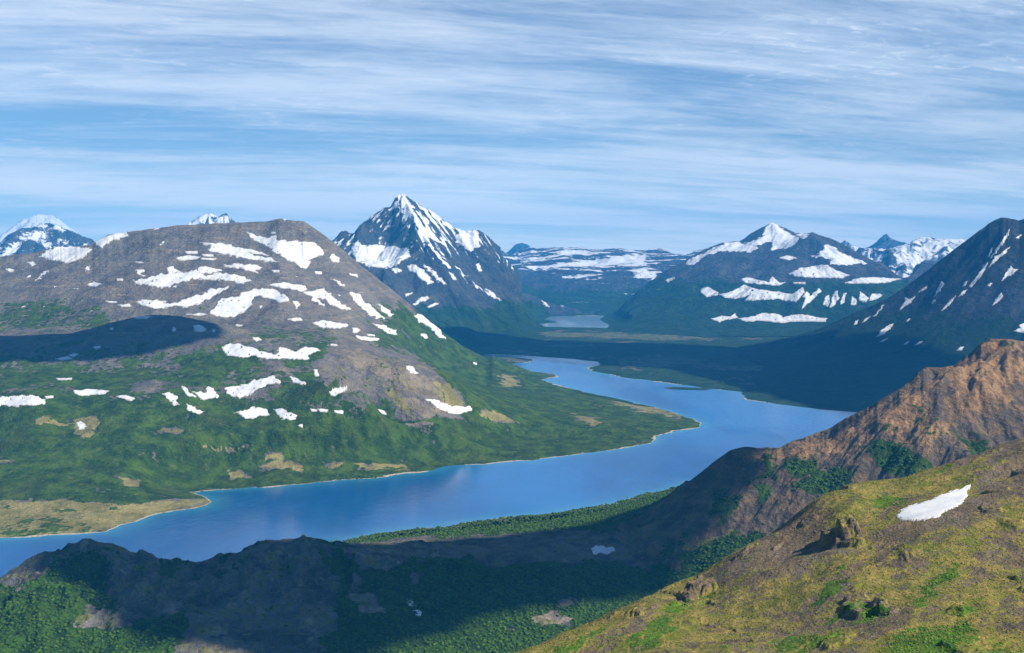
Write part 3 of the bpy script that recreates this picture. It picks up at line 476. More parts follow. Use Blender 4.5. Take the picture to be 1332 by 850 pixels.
# --- valley floor to the horizon, water
pxs = np.concatenate([np.arange(-1500, -200, 60), np.arange(-200, 1600, 5), np.arange(1600, 2900, 60)]).astype(float)
ysJ = np.concatenate([np.geomspace(1500, 3000, 20)[:-1], np.geomspace(3000, 18500, 560)[:-1], np.geomspace(18500, 41500, 30)])
J = Land(); J.U, J.Y = np.meshgrid((pxs - CX) / F, ysJ); J.X = J.U * J.Y; J.ld = lake_dist(J.X, J.Y)
isl = sdf(ISLW, J.X + 20 * fbm(J.X / 90, J.Y / 90, 8, 3), J.Y)
J.Z = np.where(J.ld > 0, np.minimum(J.ld * .07, 9 + 9 * fbm(J.X / 900, J.Y / 900, 15, 5)), np.maximum(J.ld * .10, -30)) + 0
J.Z = np.maximum(J.Z, np.minimum(isl * .08, 6) - .4 * (isl < -5) * 30)
J.Z = np.where(((J.U * F + CX < 740) | (J.Y < 6750) & (J.U * F + CX < 960)) & (J.Y < 8800) & (J.ld > 0), np.minimum(J.Z, 1.2), J.Z)
J.PX = J.U * F + CX; J.PY = HY - (J.Z - HC) / J.Y * F; J.vis = np.ones(J.Z.shape, bool)
gj = np.maximum(pm(J, [[(800, 468), (850, 464), (905, 465), (925, 470), (870, 476), (810, 478)], [(700, 432), (780, 432), (850, 434), (940, 440), (880, 443), (780, 440), (710, 438)], [(640, 462), (690, 464), (695, 469), (665, 473)], [(1180, 484), (950, 476), (900, 478), (980, 482)]], 2.5, 5, 300, 1) * .95, .52 * ss(fbm(J.X / 700, J.Y / 900, 44, 5), .0, .35))
bj = (1 - ss(J.ld, 8, 26)) * (J.ld > -40) * .8 * ss(fbm(J.X / 400, J.Y / 400, 45, 3), -.1, .2)
tag(grid_mesh('valley_floor', J.X, J.Y, J.Z, np.ones(J.Z.shape, bool), dict(veg=np.ones(J.Z.shape) * (1 - .95 * gj), grass=gj, ochre=Z0(J), snow=Z0(J), beach=bj), M_floor), 'flat dark green valley floor around the lakes', kind='structure')
LANDS['J'] = J
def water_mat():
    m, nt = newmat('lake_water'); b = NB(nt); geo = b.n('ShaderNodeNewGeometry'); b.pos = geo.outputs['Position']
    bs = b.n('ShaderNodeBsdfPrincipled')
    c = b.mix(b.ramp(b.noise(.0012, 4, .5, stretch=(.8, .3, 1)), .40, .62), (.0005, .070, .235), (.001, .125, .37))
    c = b.mix(b.m('MULTIPLY', b.att('shallow'), .55), c, (.05, .27, .36)); c = b.mix(b.att('painted_sheen'), c, (.22, .31, .37)); b.l(c, bs.inputs['Base Color']); bs.inputs['IOR'].default_value = 1.33; bs.inputs['Specular IOR Level'].default_value = .34  # far water: pale sky reflection painted into the base colour
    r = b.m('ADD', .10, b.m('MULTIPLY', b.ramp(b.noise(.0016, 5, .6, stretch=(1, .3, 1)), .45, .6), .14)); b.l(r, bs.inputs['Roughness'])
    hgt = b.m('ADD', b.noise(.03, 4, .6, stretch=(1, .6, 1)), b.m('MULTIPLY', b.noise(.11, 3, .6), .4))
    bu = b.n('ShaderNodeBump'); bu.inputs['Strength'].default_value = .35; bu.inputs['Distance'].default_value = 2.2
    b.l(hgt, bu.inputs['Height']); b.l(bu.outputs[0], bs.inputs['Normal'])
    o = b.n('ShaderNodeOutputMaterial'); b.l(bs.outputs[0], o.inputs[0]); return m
wet = J.ld < 45
tag(grid_mesh('lake_water', J.X, J.Y, J.Z * 0, wet[:-1, :-1] & wet[1:, 1:], dict(painted_sheen=.8 * ss(J.Y, 10500, 13500), shallow=np.exp(np.minimum(J.ld + 4, 0) / 45.)), water_mat()), 'long winding blue lake between the mountains', kind='structure')
# ------------------------------------------------------------------ shrubs: leafy clumps in the hollows of the near valley, the ridge flank and the hill
def clumps(L, name, label, mask, dens, r0, r1, mat, seed, maxn=14000, flat=1.0):
    rs = np.random.RandomState(seed)
    Xc, Yc = L.X, L.Y; ok = L.vis & (L.PX > -40) & (L.PX < 1370) & (L.PY < 880)
    area = np.zeros(L.Z.shape); area[:-1, :-1] = np.abs((L.X[:-1, 1:] - L.X[:-1, :-1]) * (L.Y[1:, :-1] - L.Y[:-1, :-1]))
    p = (area * mask * ok * dens).ravel(); n = min(maxn, int(p.sum()))
    if n < 5: print('few', name, n); return
    k = rs.choice(len(p), n, p=p / p.sum()); i, j = np.unravel_index(k, L.Z.shape); i = np.minimum(i, L.Z.shape[0] - 2); j = np.minimum(j, L.Z.shape[1] - 2)
    fi = rs.rand(n); fj = rs.rand(n)
    def at(A): return (A[i, j] * (1 - fj) + A[i, j + 1] * fj) * (1 - fi) + (A[i + 1, j] * (1 - fj) + A[i + 1, j + 1] * fj) * fi
    P = np.stack([at(L.X), at(L.Y), at(L.Z)], 1)
    g = (1 + 5 ** .5) / 2
    ico = np.array([(-1, g, 0), (1, g, 0), (-1, -g, 0), (1, -g, 0), (0, -1, g), (0, 1, g), (0, -1, -g), (0, 1, -g), (g, 0, -1), (g, 0, 1), (-g, 0, -1), (-g, 0, 1)]) / 1.902
    fc = np.array([(0, 11, 5), (0, 5, 1), (0, 1, 7), (0, 7, 10), (0, 10, 11), (1, 5, 9), (5, 11, 4), (11, 10, 2), (10, 7, 6), (7, 1, 8), (3, 9, 4), (3, 4, 2), (3, 2, 6), (3, 6, 8), (3, 8, 9), (4, 9, 5), (2, 4, 11), (6, 2, 10), (8, 6, 7), (9, 8, 1)])
    r = r0 + (r1 - r0) * rs.rand(n) ** 2
    a = rs.rand(n) * 6.283; ca, sa = np.cos(a)[:, None], np.sin(a)[:, None]
    v = ico[None] * (1 + .55 * (rs.rand(n, 12, 1) - .5))
    vx = v[..., 0] * ca - v[..., 1] * sa; vy = v[..., 0] * sa + v[..., 1] * ca
    V = np.stack([vx * 1.15, vy * 1.15, v[..., 2] * (.55 + .35 * rs.rand(n)[:, None]) * flat], 2) * r[:, None, None] + P[:, None, :] + np.array([0, 0, .25])[None, None] * r[:, None, None]
    fa = (fc[None] + (np.arange(n) * 12)[:, None, None]).reshape(-1, 3)
    me = bpy.data.meshes.new(name); me.vertices.add(n * 12); me.vertices.foreach_set('co', V.astype(np.float32).ravel())
    m = len(fa); me.loops.add(m * 3); me.loops.foreach_set('vertex_index', fa.astype(np.int32).ravel()); me.polygons.add(m)
    me.polygons.foreach_set('loop_start', np.arange(0, m * 3, 3, dtype=np.int32)); me.polygons.foreach_set('loop_total', np.full(m, 3, np.int32)); me.update(calc_edges=True)
    at_ = me.attributes.new('tone', 'FLOAT', 'POINT'); at_.data.foreach_set('value', np.repeat(rs.rand(n), 12).astype(np.float32))
    me.materials.append(mat); o = bpy.data.objects.new(name, me); COL.objects.link(o); tag(o, label, kind='stuff')
def shrub_mat(name, ca, cb, cc):
    m, nt = newmat(name); b = NB(nt); geo = b.n('ShaderNodeNewGeometry'); b.pos = geo.outputs['Position']
    c = b.mix(b.att('tone'), ca, cb); c = b.mix(b.m('MULTIPLY', b.ramp(b.noise(.8, 3, .6), .45, .7), .5), c, (.055, .12, .016))
    bs = b.n('ShaderNodeBsdfPrincipled'); b.l(c, bs.inputs['Base Color']); bs.inputs['Roughness'].default_value = .9; bs.inputs['Specular IOR Level'].default_value = .1
    o = b.n('ShaderNodeOutputMaterial'); b.l(bs.outputs[0], o.inputs[0]); return m
M_shrub = shrub_mat('shrub_leaves', (.018, .044, .005), (.062, .120, .009), (.090, .155, .012))
M_low = shrub_mat('low_shrub_leaves', (.035, .095, .008), (.13, .24, .018), (.18, .28, .02))
mk = ss(vegn - .22 * (N.PX > 1120) + .9 * fbm(N.X / 60, N.Y / 60, 611, 5, .6), .5, .8)
clumps(N, 'alder_shrubs', 'dense dark green shrubs filling the hollows of the near valley and the ridge flank', mk, 1 / 42., 2.2, 5.0, M_shrub, 5, 26000)
clumps(I, 'low_shrubs', 'low green shrubs in the damp hollows of the grassy hill', ss(vi + .6 * fbm(I.X / 14, I.Y / 14, 613, 4), .55, .8), 1 / 5., .3, .9, M_low, 6, 9000)
M_tuss = shrub_mat('dry_grass_tufts', (.12, .14, .016), (.29, .215, .060), (.18, .19, .026))
clumps(I, 'grass_tufts', 'dry olive and straw coloured grass tufts covering the hill', ss(mossy, .2, .6) * (1 - .7 * rki) * (I.PY > 600), 1 / 9., .3, .8, M_tuss, 8, 34000, .5)
M_stone = shrub_mat('lichen_stones', (.10, .085, .07), (.26, .22, .18), (.17, .15, .12))
clumps(I, 'loose_stones', 'grey brown stones scattered over the bare parts of the hill', ss(rki + .8 * fbm(I.X / 25, I.Y / 25, 617, 4), .45, .9), 1 / 40., .25, .8, M_stone, 9, 2500, .9)
# ------------------------------------------------------------------ the snow patches, each lying on its own slope
CR = {1: (0, 240, 3.027), 2: (400, 240, 3.027), 3: (800, 240, 2.504), 4: (0, 460, 2.8326), 5: (400, 420, 2.3786), 6: (0, 650, 2.018), 7: (640, 550, 1.925), 8: (820, 420, 2.6016)}
def snow_patch(L, crop, pts, label, group=None, seed=0):
    ox, oy, k = CR[crop]; poly = [(ox + a / k, oy + c / k) for a, c in pts]; P = np.array(poly)
    m = L.vis & (L.PX > P[:, 0].min() - 3) & (L.PX < P[:, 0].max() + 3) & (L.PY > P[:, 1].min() - 3) & (L.PY < P[:, 1].max() + 3)
    if not m.any(): print('NO GROUND', label); return
    r = np.where(m.any(1))[0]; c = np.where(m.any(0))[0]
    r0, r1, c0, c1 = max(r[0] - 1, 0), min(r[-1] + 2, L.Z.shape[0]), max(c[0] - 1, 0), min(c[-1] + 2, L.Z.shape[1])
    cells = (r1 - r0) * (c1 - c0); q = 4 if cells < 3000 else 3 if cells < 12000 else 2
    def up(A):
        A = A[r0:r1, c0:c1].astype(float); n, w_ = A.shape
        i = np.linspace(0, n - 1, (n - 1) * q + 1); j = np.linspace(0, w_ - 1, (w_ - 1) * q + 1)
        i0 = np.minimum(i.astype(int), n - 2); j0 = np.minimum(j.astype(int), w_ - 2); fi = (i - i0)[:, None]; fj = (j - j0)[None, :]
        a = A[i0][:, j0]; b_ = A[i0][:, j0 + 1]; c_ = A[i0 + 1][:, j0]; d_ = A[i0 + 1][:, j0 + 1]
        return (a * (1 - fj) + b_ * fj) * (1 - fi) + (c_ * (1 - fj) + d_ * fj) * fi
    X, Y, Z, PX, PY, V = up(L.X), up(L.Y), up(L.Z), up(L.PX), up(L.PY), up(L.vis)
    pxm = Y / F; size = min(np.ptp(P[:, 0]), np.ptp(P[:, 1]))
    wv = min(4.0, .26 * size + .3) * (.45 if L in (LANDS['D'], LANDS['F']) else 1.)
    n1 = fbm(X / pxm / 9., Z / pxm / 4. + Y / pxm / 30, 400 + seed, 5, .62); n2 = fbm(X / pxm / 9. + 50, Z / pxm / 4. + Y / pxm / 30, 401 + seed, 5, .62)
    n3 = fbm(X / pxm / 3., Z / pxm / 1.6, 402 + seed, 3)
    d = sdf(poly, PX + wv * n1 * 1.6 + .9 * n3, PY + wv * n2 + .5 * n3) + .18
    d = np.where(blur(blur(V, 4 * q, 1), 2 * q, 0) > .22, d, -2.)
    big = ss(d, 1.5, 3.5) * ss(fbm(X / pxm / 5, Z / pxm / 2.2, 500 + seed, 3), .30, .40) * (size > 9) * (L is not LANDS['I'])    # a few stones melted out of the larger fields
    d = d - big * 6
    lift = np.clip(d * pxm * .7, -1.2 * pxm, .5 * pxm) + .06 * pxm * fbm(X / pxm / 6, Y / pxm / 12, 7, 3) * (d > 0)
    if L is LANDS['I']:
        lift = np.clip(d * .5, -1.0, .7)
    if not (d > 0).any(): print('EMPTY', label); return
    kp = d > -.9; fl = np.zeros(kp.shape, bool); fl[np.unravel_index(np.argmax(d), d.shape)] = True
    for _ in range(600):
        g = np.pad(fl, 2); g = np.logical_or.reduce([g[a:a + kp.shape[0], c_:c_ + kp.shape[1]] for a in (1, 2, 3) for c_ in (1, 2, 3)]) & kp
        if (g == fl).all(): break
        fl = g
    kp = fl
    o = grid_mesh('snow_patch', X, Y, Z + lift, kp, dict(rim=1 - ss(d, 0., 2.6)), M_snow)
    tag(o, label, 'snow patch', 'thing', group)
SP = []
def sp(l, c, label, *pts): SP.append((l, c, label, pts))
GL = 'snow patches on the rounded mountain'; GS = 'snow patches along the green band of the rounded mountain'
sp('A', 1, 'large white snowfield on the low shoulder left of the rounded summit', (158, 285), (180, 265), (240, 236), (300, 248), (370, 255), (335, 275), (330, 290), (270, 310), (200, 298))
sp('A', 1, 'tapering snow wedge on the skyline just right of the shoulder snowfield', (358, 228), (420, 205), (480, 190), (508, 197), (500, 205), (440, 222), (405, 247), (385, 240))
sp('A', 1, 'small oval snow patch below the shoulder snowfield', (106, 306), (130, 304), (143, 316), (125, 322))
sp('A', 1, 'tiny snow patch at the left edge under the blue distant peak', (22, 333), (40, 331), (56, 340), (38, 347))
sp('A', 1, 'narrow slanting snow streak in the gully under the shoulder snowfield', (190, 339), (165, 345), (158, 362), (135, 380), (150, 377), (172, 360))
sp('A', 1, 'small flat snow patch alone on the grey left flank', (345, 392), (370, 384), (400, 393), (375, 402), (350, 401))
sp('A', 1, 'faint snow fleck right of the lone flank patch', (456, 372), (485, 372), (484, 379), (460, 379))
sp('A', 1, 'thin snow sliver above the dark cloud shadow at the left', (412, 460), (455, 460), (462, 466), (430, 467))
sp('A', 1, 'short snow bar just left of the lower white band', (462, 475), (508, 471), (514, 480), (480, 484))
sp('A', 1, 'snow dash above the left end of the middle band', (530, 305), (563, 305), (566, 311), (545, 311))
sp('A', 1, 'small hooked snow piece touching the left end of the middle band', (533, 336), (564, 335), (568, 345), (550, 350), (574, 360), (560, 362), (536, 348))
sp('A', 1, 'long ragged snow band across the middle of the rounded mountain', (526, 380), (565, 376), (600, 362), (665, 350), (658, 330), (672, 325), (692, 332), (720, 352), (770, 338), (800, 325), (840, 328), (875, 338), (840, 348), (795, 352), (810, 364), (850, 350), (930, 355), (988, 380), (960, 391), (900, 380), (830, 373), (760, 371), (700, 389), (640, 407), (590, 399), (545, 393))
sp('A', 1, 'flat snow bar left above the middle band', (696, 287), (740, 280), (792, 285), (778, 294), (720, 300), (700, 297))
sp('A', 1, 'short snow dash directly above the flat snow bar', (729, 264), (775, 263), (778, 272), (735, 276))
sp('A', 1, 'thin snow dash right of the flat snow bar', (790, 289), (855, 292), (838, 298), (790, 297))
sp('A', 1, 'small snow dash under the left end of the high sweeping band', (795, 275), (840, 277), (840, 285), (800, 285))
sp('A', 1, 'long sweeping snow band high on the rounded mountain left of the white triangle', (778, 228), (850, 231), (890, 233), (925, 245), (1000, 260), (1068, 280), (1030, 280), (975, 268), (1000, 282), (1060, 290), (1098, 306), (1040, 301), (960, 290), (900, 279), (850, 267), (822, 256), (830, 243))
sp('A', 1, 'largest triangular snowfield high on the right of the rounded mountain', (970, 187), (1010, 202), (1050, 210), (1085, 204), (1095, 222), (1160, 224), (1225, 227), (1260, 245), (1276, 275), (1232, 290), (1215, 310), (1206, 335), (1160, 309), (1100, 280), (1050, 241), (1000, 222))
sp('A', 1, 'snow lens with forked right end below the sweeping band', (883, 320), (920, 314), (960, 316), (1015, 318), (1035, 328), (1005, 338), (1020, 350), (990, 344), (950, 332), (915, 329))
sp('A', 1, 'snow fleck right of the forked snow lens', (1066, 337), (1100, 338), (1100, 346), (1075, 346))
sp('A', 1, 'tiny snow fleck above the largest triangular snowfield', (1066, 187), (1084, 187), (1084, 194), (1066, 194))
sp('A', 1, 'long lower snow band rising to the right into a pointed tip', (532, 462), (570, 454), (620, 458), (650, 460), (642, 470), (700, 465), (760, 440), (800, 434), (830, 411), (880, 409), (908, 399), (870, 425), (820, 450), (790, 470), (740, 486), (690, 481), (650, 486), (610, 491), (575, 481))
sp('A', 1, 'broad arching snowfield with a wide foot at the centre of the rounded mountain', (828, 510), (870, 450), (905, 445), (950, 442), (945, 430), (990, 418), (1040, 411), (1090, 417), (1133, 445), (1135, 461), (1095, 464), (1060, 449), (1025, 441), (995, 442), (988, 480), (960, 502), (920, 524), (870, 521))
sp('A', 1, 'small upright snow oval right of the arching snowfield', (1152, 459), (1170, 459), (1181, 475), (1172, 488), (1158, 478))
sp('A', 1, 'thin snow bar below the lower band', (733, 512), (790, 506), (817, 512), (790, 518))
sp('A', 1, 'flat snow sliver just above the crest of the cloud shadowed hill', (528, 524), (570, 518), (607, 521), (572, 530), (540, 531))
sp('A', 1, 'lobed snow strip running right from the end of the middle band', (1058, 395), (1120, 387), (1200, 400), (1214, 412), (1190, 421), (1120, 411), (1085, 403))
sp('A', 2, 'ragged snowfield with a dark notch on the upper right flank', (0, 425), (35, 417), (60, 407), (85, 430), (120, 460), (175, 494), (130, 491), (80, 466), (60, 446), (40, 449), (70, 478), (45, 472), (10, 442), (-20, 422))
sp('A', 2, 'flat snow patch in the saddle below the notched snowfield', (20, 545), (60, 536), (158, 551), (162, 561), (110, 568), (60, 563), (30, 553))
sp('A', 1, 'small snow bar left of the flat saddle patch', (1132, 530), (1180, 524), (1190, 535), (1160, 541))
sp('A', 1, 'snow fleck above the small round hill notch', (928, 551), (955, 553), (950, 559), (930, 558))
sp('A', 1, 'bright oval snow patch at the right end of the dark cloud shadow', (756, 560), (785, 554), (805, 565), (804, 579), (785, 585), (764, 573))
sp('A', 1, 'small shaded snow patch near the middle of the dark hill', (680, 561), (693, 572), (690, 584), (677, 576))
sp('A', 1, 'snow dot right of the bright oval patch on the dark hill', (833, 572), (848, 572), (847, 581), (835, 580))
sp('A', 1, 'bluish snow bar in the cloud shadow at lower left', (217, 686), (270, 678), (292, 687), (240, 693))
sp('A', 1, 'bluish snow bit just above the shaded snow bar', (268, 672), (290, 664), (309, 670), (290, 680))
sp('A', 1, 'small shaded snow patch left on the dark hill face', (369, 642), (390, 634), (397, 643), (375, 651))
sp('A', 1, 'tiny shaded snow speck near the top of the dark hill', (432, 565), (446, 565), (446, 574), (434, 574))
sp('A', 1, 'small snow patch above the long sunlit snow lens', (994, 603), (1020, 601), (1030, 612), (1010, 621), (998, 614))
sp('A', 1, 'long sunlit snow lens with a dark notch in the centre of the slope', (874, 640), (905, 628), (960, 633), (1010, 649), (1045, 663), (1090, 668), (1095, 645), (1130, 643), (1140, 656), (1170, 656), (1200, 641), (1240, 645), (1264, 655), (1215, 669), (1212, 688), (1150, 688), (1050, 686), (1000, 676), (950, 683), (890, 671))
sp('A', 4, 'wide sloping snow wedge on the cliff band in the middle of the slope', (828, 130), (850, 121), (900, 119), (940, 99), (1005, 82), (1035, 108), (990, 116), (960, 126), (920, 151), (885, 164), (835, 149))
sp('A', 4, 'flat snow bar with a straight top left on the green slope', (270, 136), (340, 132), (400, 136), (382, 151), (300, 155), (273, 149))
sp('A', 4, 'big flat snow patch cut by the left edge of the view', (-30, 168), (0, 165), (60, 156), (130, 154), (142, 164), (172, 167), (165, 186), (140, 191), (60, 194), (-30, 192))
sp('A', 4, 'small snow wedge right of the straight topped bar', (428, 156), (465, 154), (500, 167), (482, 176), (450, 166))
sp('A', 4, 'little snow tail joined to the big patch at the left edge', (165, 158), (196, 156), (198, 164), (170, 166))
sp('A', 4, 'narrow descending snow tongue leftmost of the three in the cliffs', (600, 148), (630, 144), (650, 160), (646, 175), (662, 191), (640, 191), (623, 170))
sp('A', 4, 'thin diagonal snow streak above the shell shaped patch', (669, 121), (685, 126), (700, 143), (724, 160), (700, 162), (678, 146))
sp('A', 4, 'shell shaped snow patch in the cliffs left of the sloping wedge', (713, 140), (755, 143), (772, 123), (785, 130), (802, 155), (780, 169), (740, 166))
sp('A', 4, 'curved snow strip below the three cliff patches', (686, 182), (710, 199), (752, 213), (742, 223), (705, 216), (688, 201))
sp('A', 4, 'slender snow wedge upper right of the sloping wedge', (1066, 84), (1100, 94), (1130, 112), (1115, 119), (1080, 103))
sp('A', 4, 'upright snow nick on the rocky rise', (1157, 60), (1170, 60), (1175, 86), (1162, 86))
sp('A', 4, 'winged snow patch on the rocky rise beside the upright nick', (1208, 146), (1238, 124), (1292, 117), (1272, 133), (1235, 157), (1215, 156))
sp('A', 4, 'lower snow blob under the sloping wedge with a ragged left end', (866, 217), (900, 210), (933, 198), (978, 205), (992, 226), (960, 229), (935, 241), (905, 238))
sp('A', 4, 'twin lobed snow blob right of the ragged lower blob', (1006, 205), (1040, 204), (1060, 217), (1094, 225), (1086, 241), (1060, 248), (1033, 235))
sp('A', 4, 'first of three small snow dashes along the path like brown streak', (1143, 203), (1170, 207), (1168, 214), (1148, 212))
sp('A', 4, 'middle of three small snow dashes along the brown streak', (1172, 204), (1207, 206), (1204, 217), (1178, 216))
sp('A', 4, 'rightmost of three small snow dashes along the brown streak', (1229, 209), (1265, 211), (1264, 222), (1235, 219))
sp('A', 4, 'roundish snow patch alone in the green brush at left', (280, 258), (300, 251), (319, 265), (313, 280), (293, 280))
sp('A', 4, 'tiny triangular snow patch in the green brush below the dashes', (1097, 266), (1116, 259), (1113, 275))
sp('A', 4, 'thin pale snow line above the straight topped bar', (208, 91), (265, 91), (262, 98), (214, 98))
sp('A', 2, 'small snow blot right below the triangular snowfield', (93, 274), (125, 289), (124, 307), (98, 307), (90, 288))
sp('A', 2, 'snow fleck under the tip of the triangular snowfield', (26, 343), (57, 343), (56, 353), (32, 353))
sp('A', 2, 'short slanting snow fleck on the grey right flank', (166, 347), (196, 358), (196, 365), (170, 357))
sp('A', 2, 'snow strip slanting down between flank fleck and notched field', (93, 373), (130, 383), (153, 403), (130, 398))
sp('A', 2, 'long broad snow tongue running down the right flank', (166, 426), (200, 428), (232, 470), (270, 494), (303, 526), (270, 527), (225, 497), (185, 457))
sp('A', 2, 'thin snow streak just right of the broad snow tongue', (278, 471), (310, 488), (336, 512), (325, 519), (295, 497))
sp('A', 2, 'longest snow streak on the right shoulder dropping towards the valley', (422, 518), (450, 511), (490, 543), (530, 583), (550, 611), (525, 602), (480, 562), (440, 542))
sp('A', 2, 'slanting snow strip crossing the green saddle on the right flank', (256, 547), (300, 558), (348, 575), (355, 593), (320, 587), (280, 567))
sp('A', 2, 'low wide snow strip beneath the small saddle blot', (188, 596), (240, 602), (284, 609), (277, 618), (230, 615), (193, 606))
sp('A', 2, 'small round snow blot in the green saddle', (174, 567), (190, 562), (209, 575), (196, 585), (177, 581))
sp('A', 2, 'small snow dot left below the longest snow streak', (446, 589), (462, 587), (476, 602), (460, 606))
sp('A', 2, 'snow patch on the bare rocky rise above the scree slope', (386, 712), (410, 719), (436, 743), (410, 746), (393, 730))
sp('A', 2, 'snow dash at the top of the bare rocky rise', (88, 628), (118, 629), (118, 636), (92, 636))
sp('A', 2, 'short snow line over the low wide snow strip', (234, 588), (264, 593), (264, 599), (240, 596))
sp('A', 5, 'long low snow patch with ragged tail at the foot of the rocky rise', (368, 234), (395, 237), (430, 252), (455, 260), (485, 261), (507, 257), (510, 272), (480, 279), (440, 281), (400, 263))
sp('A', 5, 'small snow wedge in the brush left of the scree foot', (212, 267), (232, 271), (247, 286), (225, 283))
sp('A', 5, 'tiny snow dot on the green right slope above the lake bay', (513, 122), (524, 125), (522, 130), (514, 129))
sp('B', 2, 'wide white snow bowl under the dark left wall of the pyramid peak', (172, 250), (198, 222), (212, 238), (235, 243), (250, 238), (290, 240), (325, 248), (345, 244), (365, 254), (392, 250), (402, 268), (404, 284), (372, 301), (348, 319), (325, 330), (300, 328), (240, 320), (205, 311), (180, 281))
sp('B', 2, 'bright snowfield hung in the notch on the right skyline of the pyramid peak', (580, 208), (600, 186), (625, 178), (665, 176), (677, 198), (680, 245), (660, 250), (640, 266), (605, 241), (583, 226))
sp('B', 2, 'small snow patch directly below the white snow bowl', (326, 335), (355, 329), (373, 342), (350, 352))
sp('B', 2, 'ribbed snow fan on the middle right below the bowl', (390, 322), (430, 317), (462, 345), (498, 386), (470, 390), (430, 357), (400, 336))
sp('B', 2, 'curving snow gully right of the ribbed snow fan', (456, 311), (492, 334), (522, 364), (551, 391), (530, 392), (495, 361), (462, 326))
sp('B', 2, 'short upright snow sliver in the middle of the right face', (559, 344), (575, 353), (586, 376), (570, 371))
sp('B', 2, 'small snow diamond below the notch snowfield', (663, 318), (680, 313), (688, 341), (675, 343))
sp('B', 2, 'slanting snow bar at the green foot of the pyramid peak', (414, 476), (440, 450), (470, 442), (478, 448), (440, 469), (422, 477))
sp('B', 2, 'second smaller snow bar right of the slanting bar', (468, 480), (505, 466), (515, 472), (480, 487))
sp('B', 2, 'thin snow dash left above the slanting snow bar', (385, 433), (410, 426), (412, 431), (390, 441))
sp('B', 2, 'long thin snow streak low on the right flank of the pyramid peak', (700, 413), (720, 420), (745, 440), (762, 456), (740, 450), (715, 433))
sp('B', 2, 'faint snow streak nearest the lower right foot of the pyramid peak', (922, 459), (940, 466), (955, 484), (938, 478))
sp('B', 2, 'straight snow streak on the lower right ridge of the pyramid peak', (978, 458), (995, 465), (1015, 484), (1000, 480))
GD = 'snow patches on the long dark mountain'
sp('D', 3, 'broad snow apron below the dark dome of the snowy mountain', (565, 291), (600, 274), (640, 267), (690, 261), (722, 282), (763, 295), (740, 306), (660, 304), (590, 301))
sp('D', 3, 'small snow dash left of the dark dome', (533, 239), (560, 232), (594, 240), (565, 247))
sp('D', 3, 'long thin snow strip above the dark slope crossing', (748, 322), (800, 305), (850, 303), (932, 308), (880, 321), (800, 323))
sp('D', 3, 'crooked upper snow strip above the ragged middle band', (411, 309), (430, 302), (500, 320), (512, 299), (537, 322), (557, 318), (530, 331), (490, 326), (430, 323))
sp('D', 3, 'leftmost snow blob of the ragged middle band', (280, 340), (300, 334), (338, 353), (332, 363), (298, 366), (278, 352))
sp('D', 3, 'long ragged snow band in the middle of the dark mountain face', (338, 360), (380, 349), (420, 328), (470, 344), (520, 349), (580, 357), (612, 336), (617, 350), (590, 385), (530, 373), (420, 380), (438, 362), (390, 373), (360, 369))
sp('D', 3, 'forked snow streak right of the ragged middle band', (607, 407), (618, 372), (610, 366), (625, 348), (636, 365), (665, 339), (670, 350), (640, 377), (616, 402))
sp('D', 3, 'short snow dash above the forked streak', (578, 319), (620, 318), (620, 325), (582, 324))
sp('D', 3, 'first narrow upright snow streak after the forked one', (678, 392), (685, 364), (698, 361), (699, 386), (690, 399))
sp('D', 3, 'tallest upright snow streak in the row', (699, 402), (709, 360), (722, 345), (730, 370), (712, 397))
sp('D', 3, 'thin leaning snow streak beside the tallest upright one', (734, 391), (744, 354), (753, 354), (746, 386))
sp('D', 3, 'stubby snow streak fourth in the upright row', (767, 394), (772, 364), (787, 375), (784, 393))
sp('D', 3, 'rounded wide snow streak near the right end of the upright row', (794, 378), (800, 350), (828, 372), (817, 384), (800, 383))
sp('D', 3, 'last snow streak of the upright row against the dark slope', (829, 378), (835, 356), (862, 356), (872, 362), (850, 376))
sp('D', 3, 'left piece of the lowest snow line on the dark mountain', (313, 438), (345, 430), (378, 430), (392, 420), (398, 435), (360, 441), (340, 449))
sp('D', 3, 'long right piece of the lowest snow line on the dark mountain', (400, 438), (450, 430), (480, 420), (530, 422), (548, 434), (575, 425), (620, 425), (650, 432), (692, 437), (682, 448), (600, 446), (540, 451), (480, 444), (430, 447))
sp('D', 3, 'snow fleck high at the left shoulder of the snowy mountain', (164, 312), (192, 302), (195, 308), (170, 319))
sp('F', 3, 'long upper snow streak near the summit of the right dark slope', (1222, 242), (1240, 212), (1255, 190), (1272, 165), (1286, 143), (1282, 167), (1262, 196), (1245, 217), (1228, 240))
sp('F', 3, 'long snow streak curving down left of the upper streak', (1150, 335), (1178, 300), (1205, 258), (1215, 252), (1208, 272), (1190, 302), (1160, 335))
sp('F', 3, 'slanting snow streak between the two longest ones', (1215, 271), (1238, 236), (1262, 222), (1286, 203), (1275, 222), (1250, 242), (1225, 264))
sp('F', 3, 'small forked snow patch at the right edge of the slope', (1258, 316), (1272, 292), (1290, 265), (1296, 276), (1312, 275), (1298, 292), (1280, 300))
sp('F', 3, 'small curved snow patch under the forked one', (1229, 394), (1243, 370), (1256, 352), (1264, 365), (1247, 385))
sp('F', 3, 'narrow upright snow streak left of the centre of the slope', (1038, 368), (1050, 340), (1064, 314), (1072, 324), (1056, 350))
sp('F', 3, 'triangular snow patch on the left part of the dark slope', (926, 410), (944, 380), (945, 366), (956, 374), (980, 364), (962, 386))
sp('F', 3, 'thin snow wedge above the triangular snow patch', (986, 354), (1000, 340), (1022, 328), (1010, 344))
sp('F', 3, 'largest lower snow patch on the left of the dark slope', (850, 498), (868, 474), (892, 458), (907, 454), (897, 471), (872, 489))
sp('F', 3, 'long thin snow streak in the middle of the dark slope', (1062, 412), (1083, 386), (1110, 362), (1098, 384), (1078, 404))
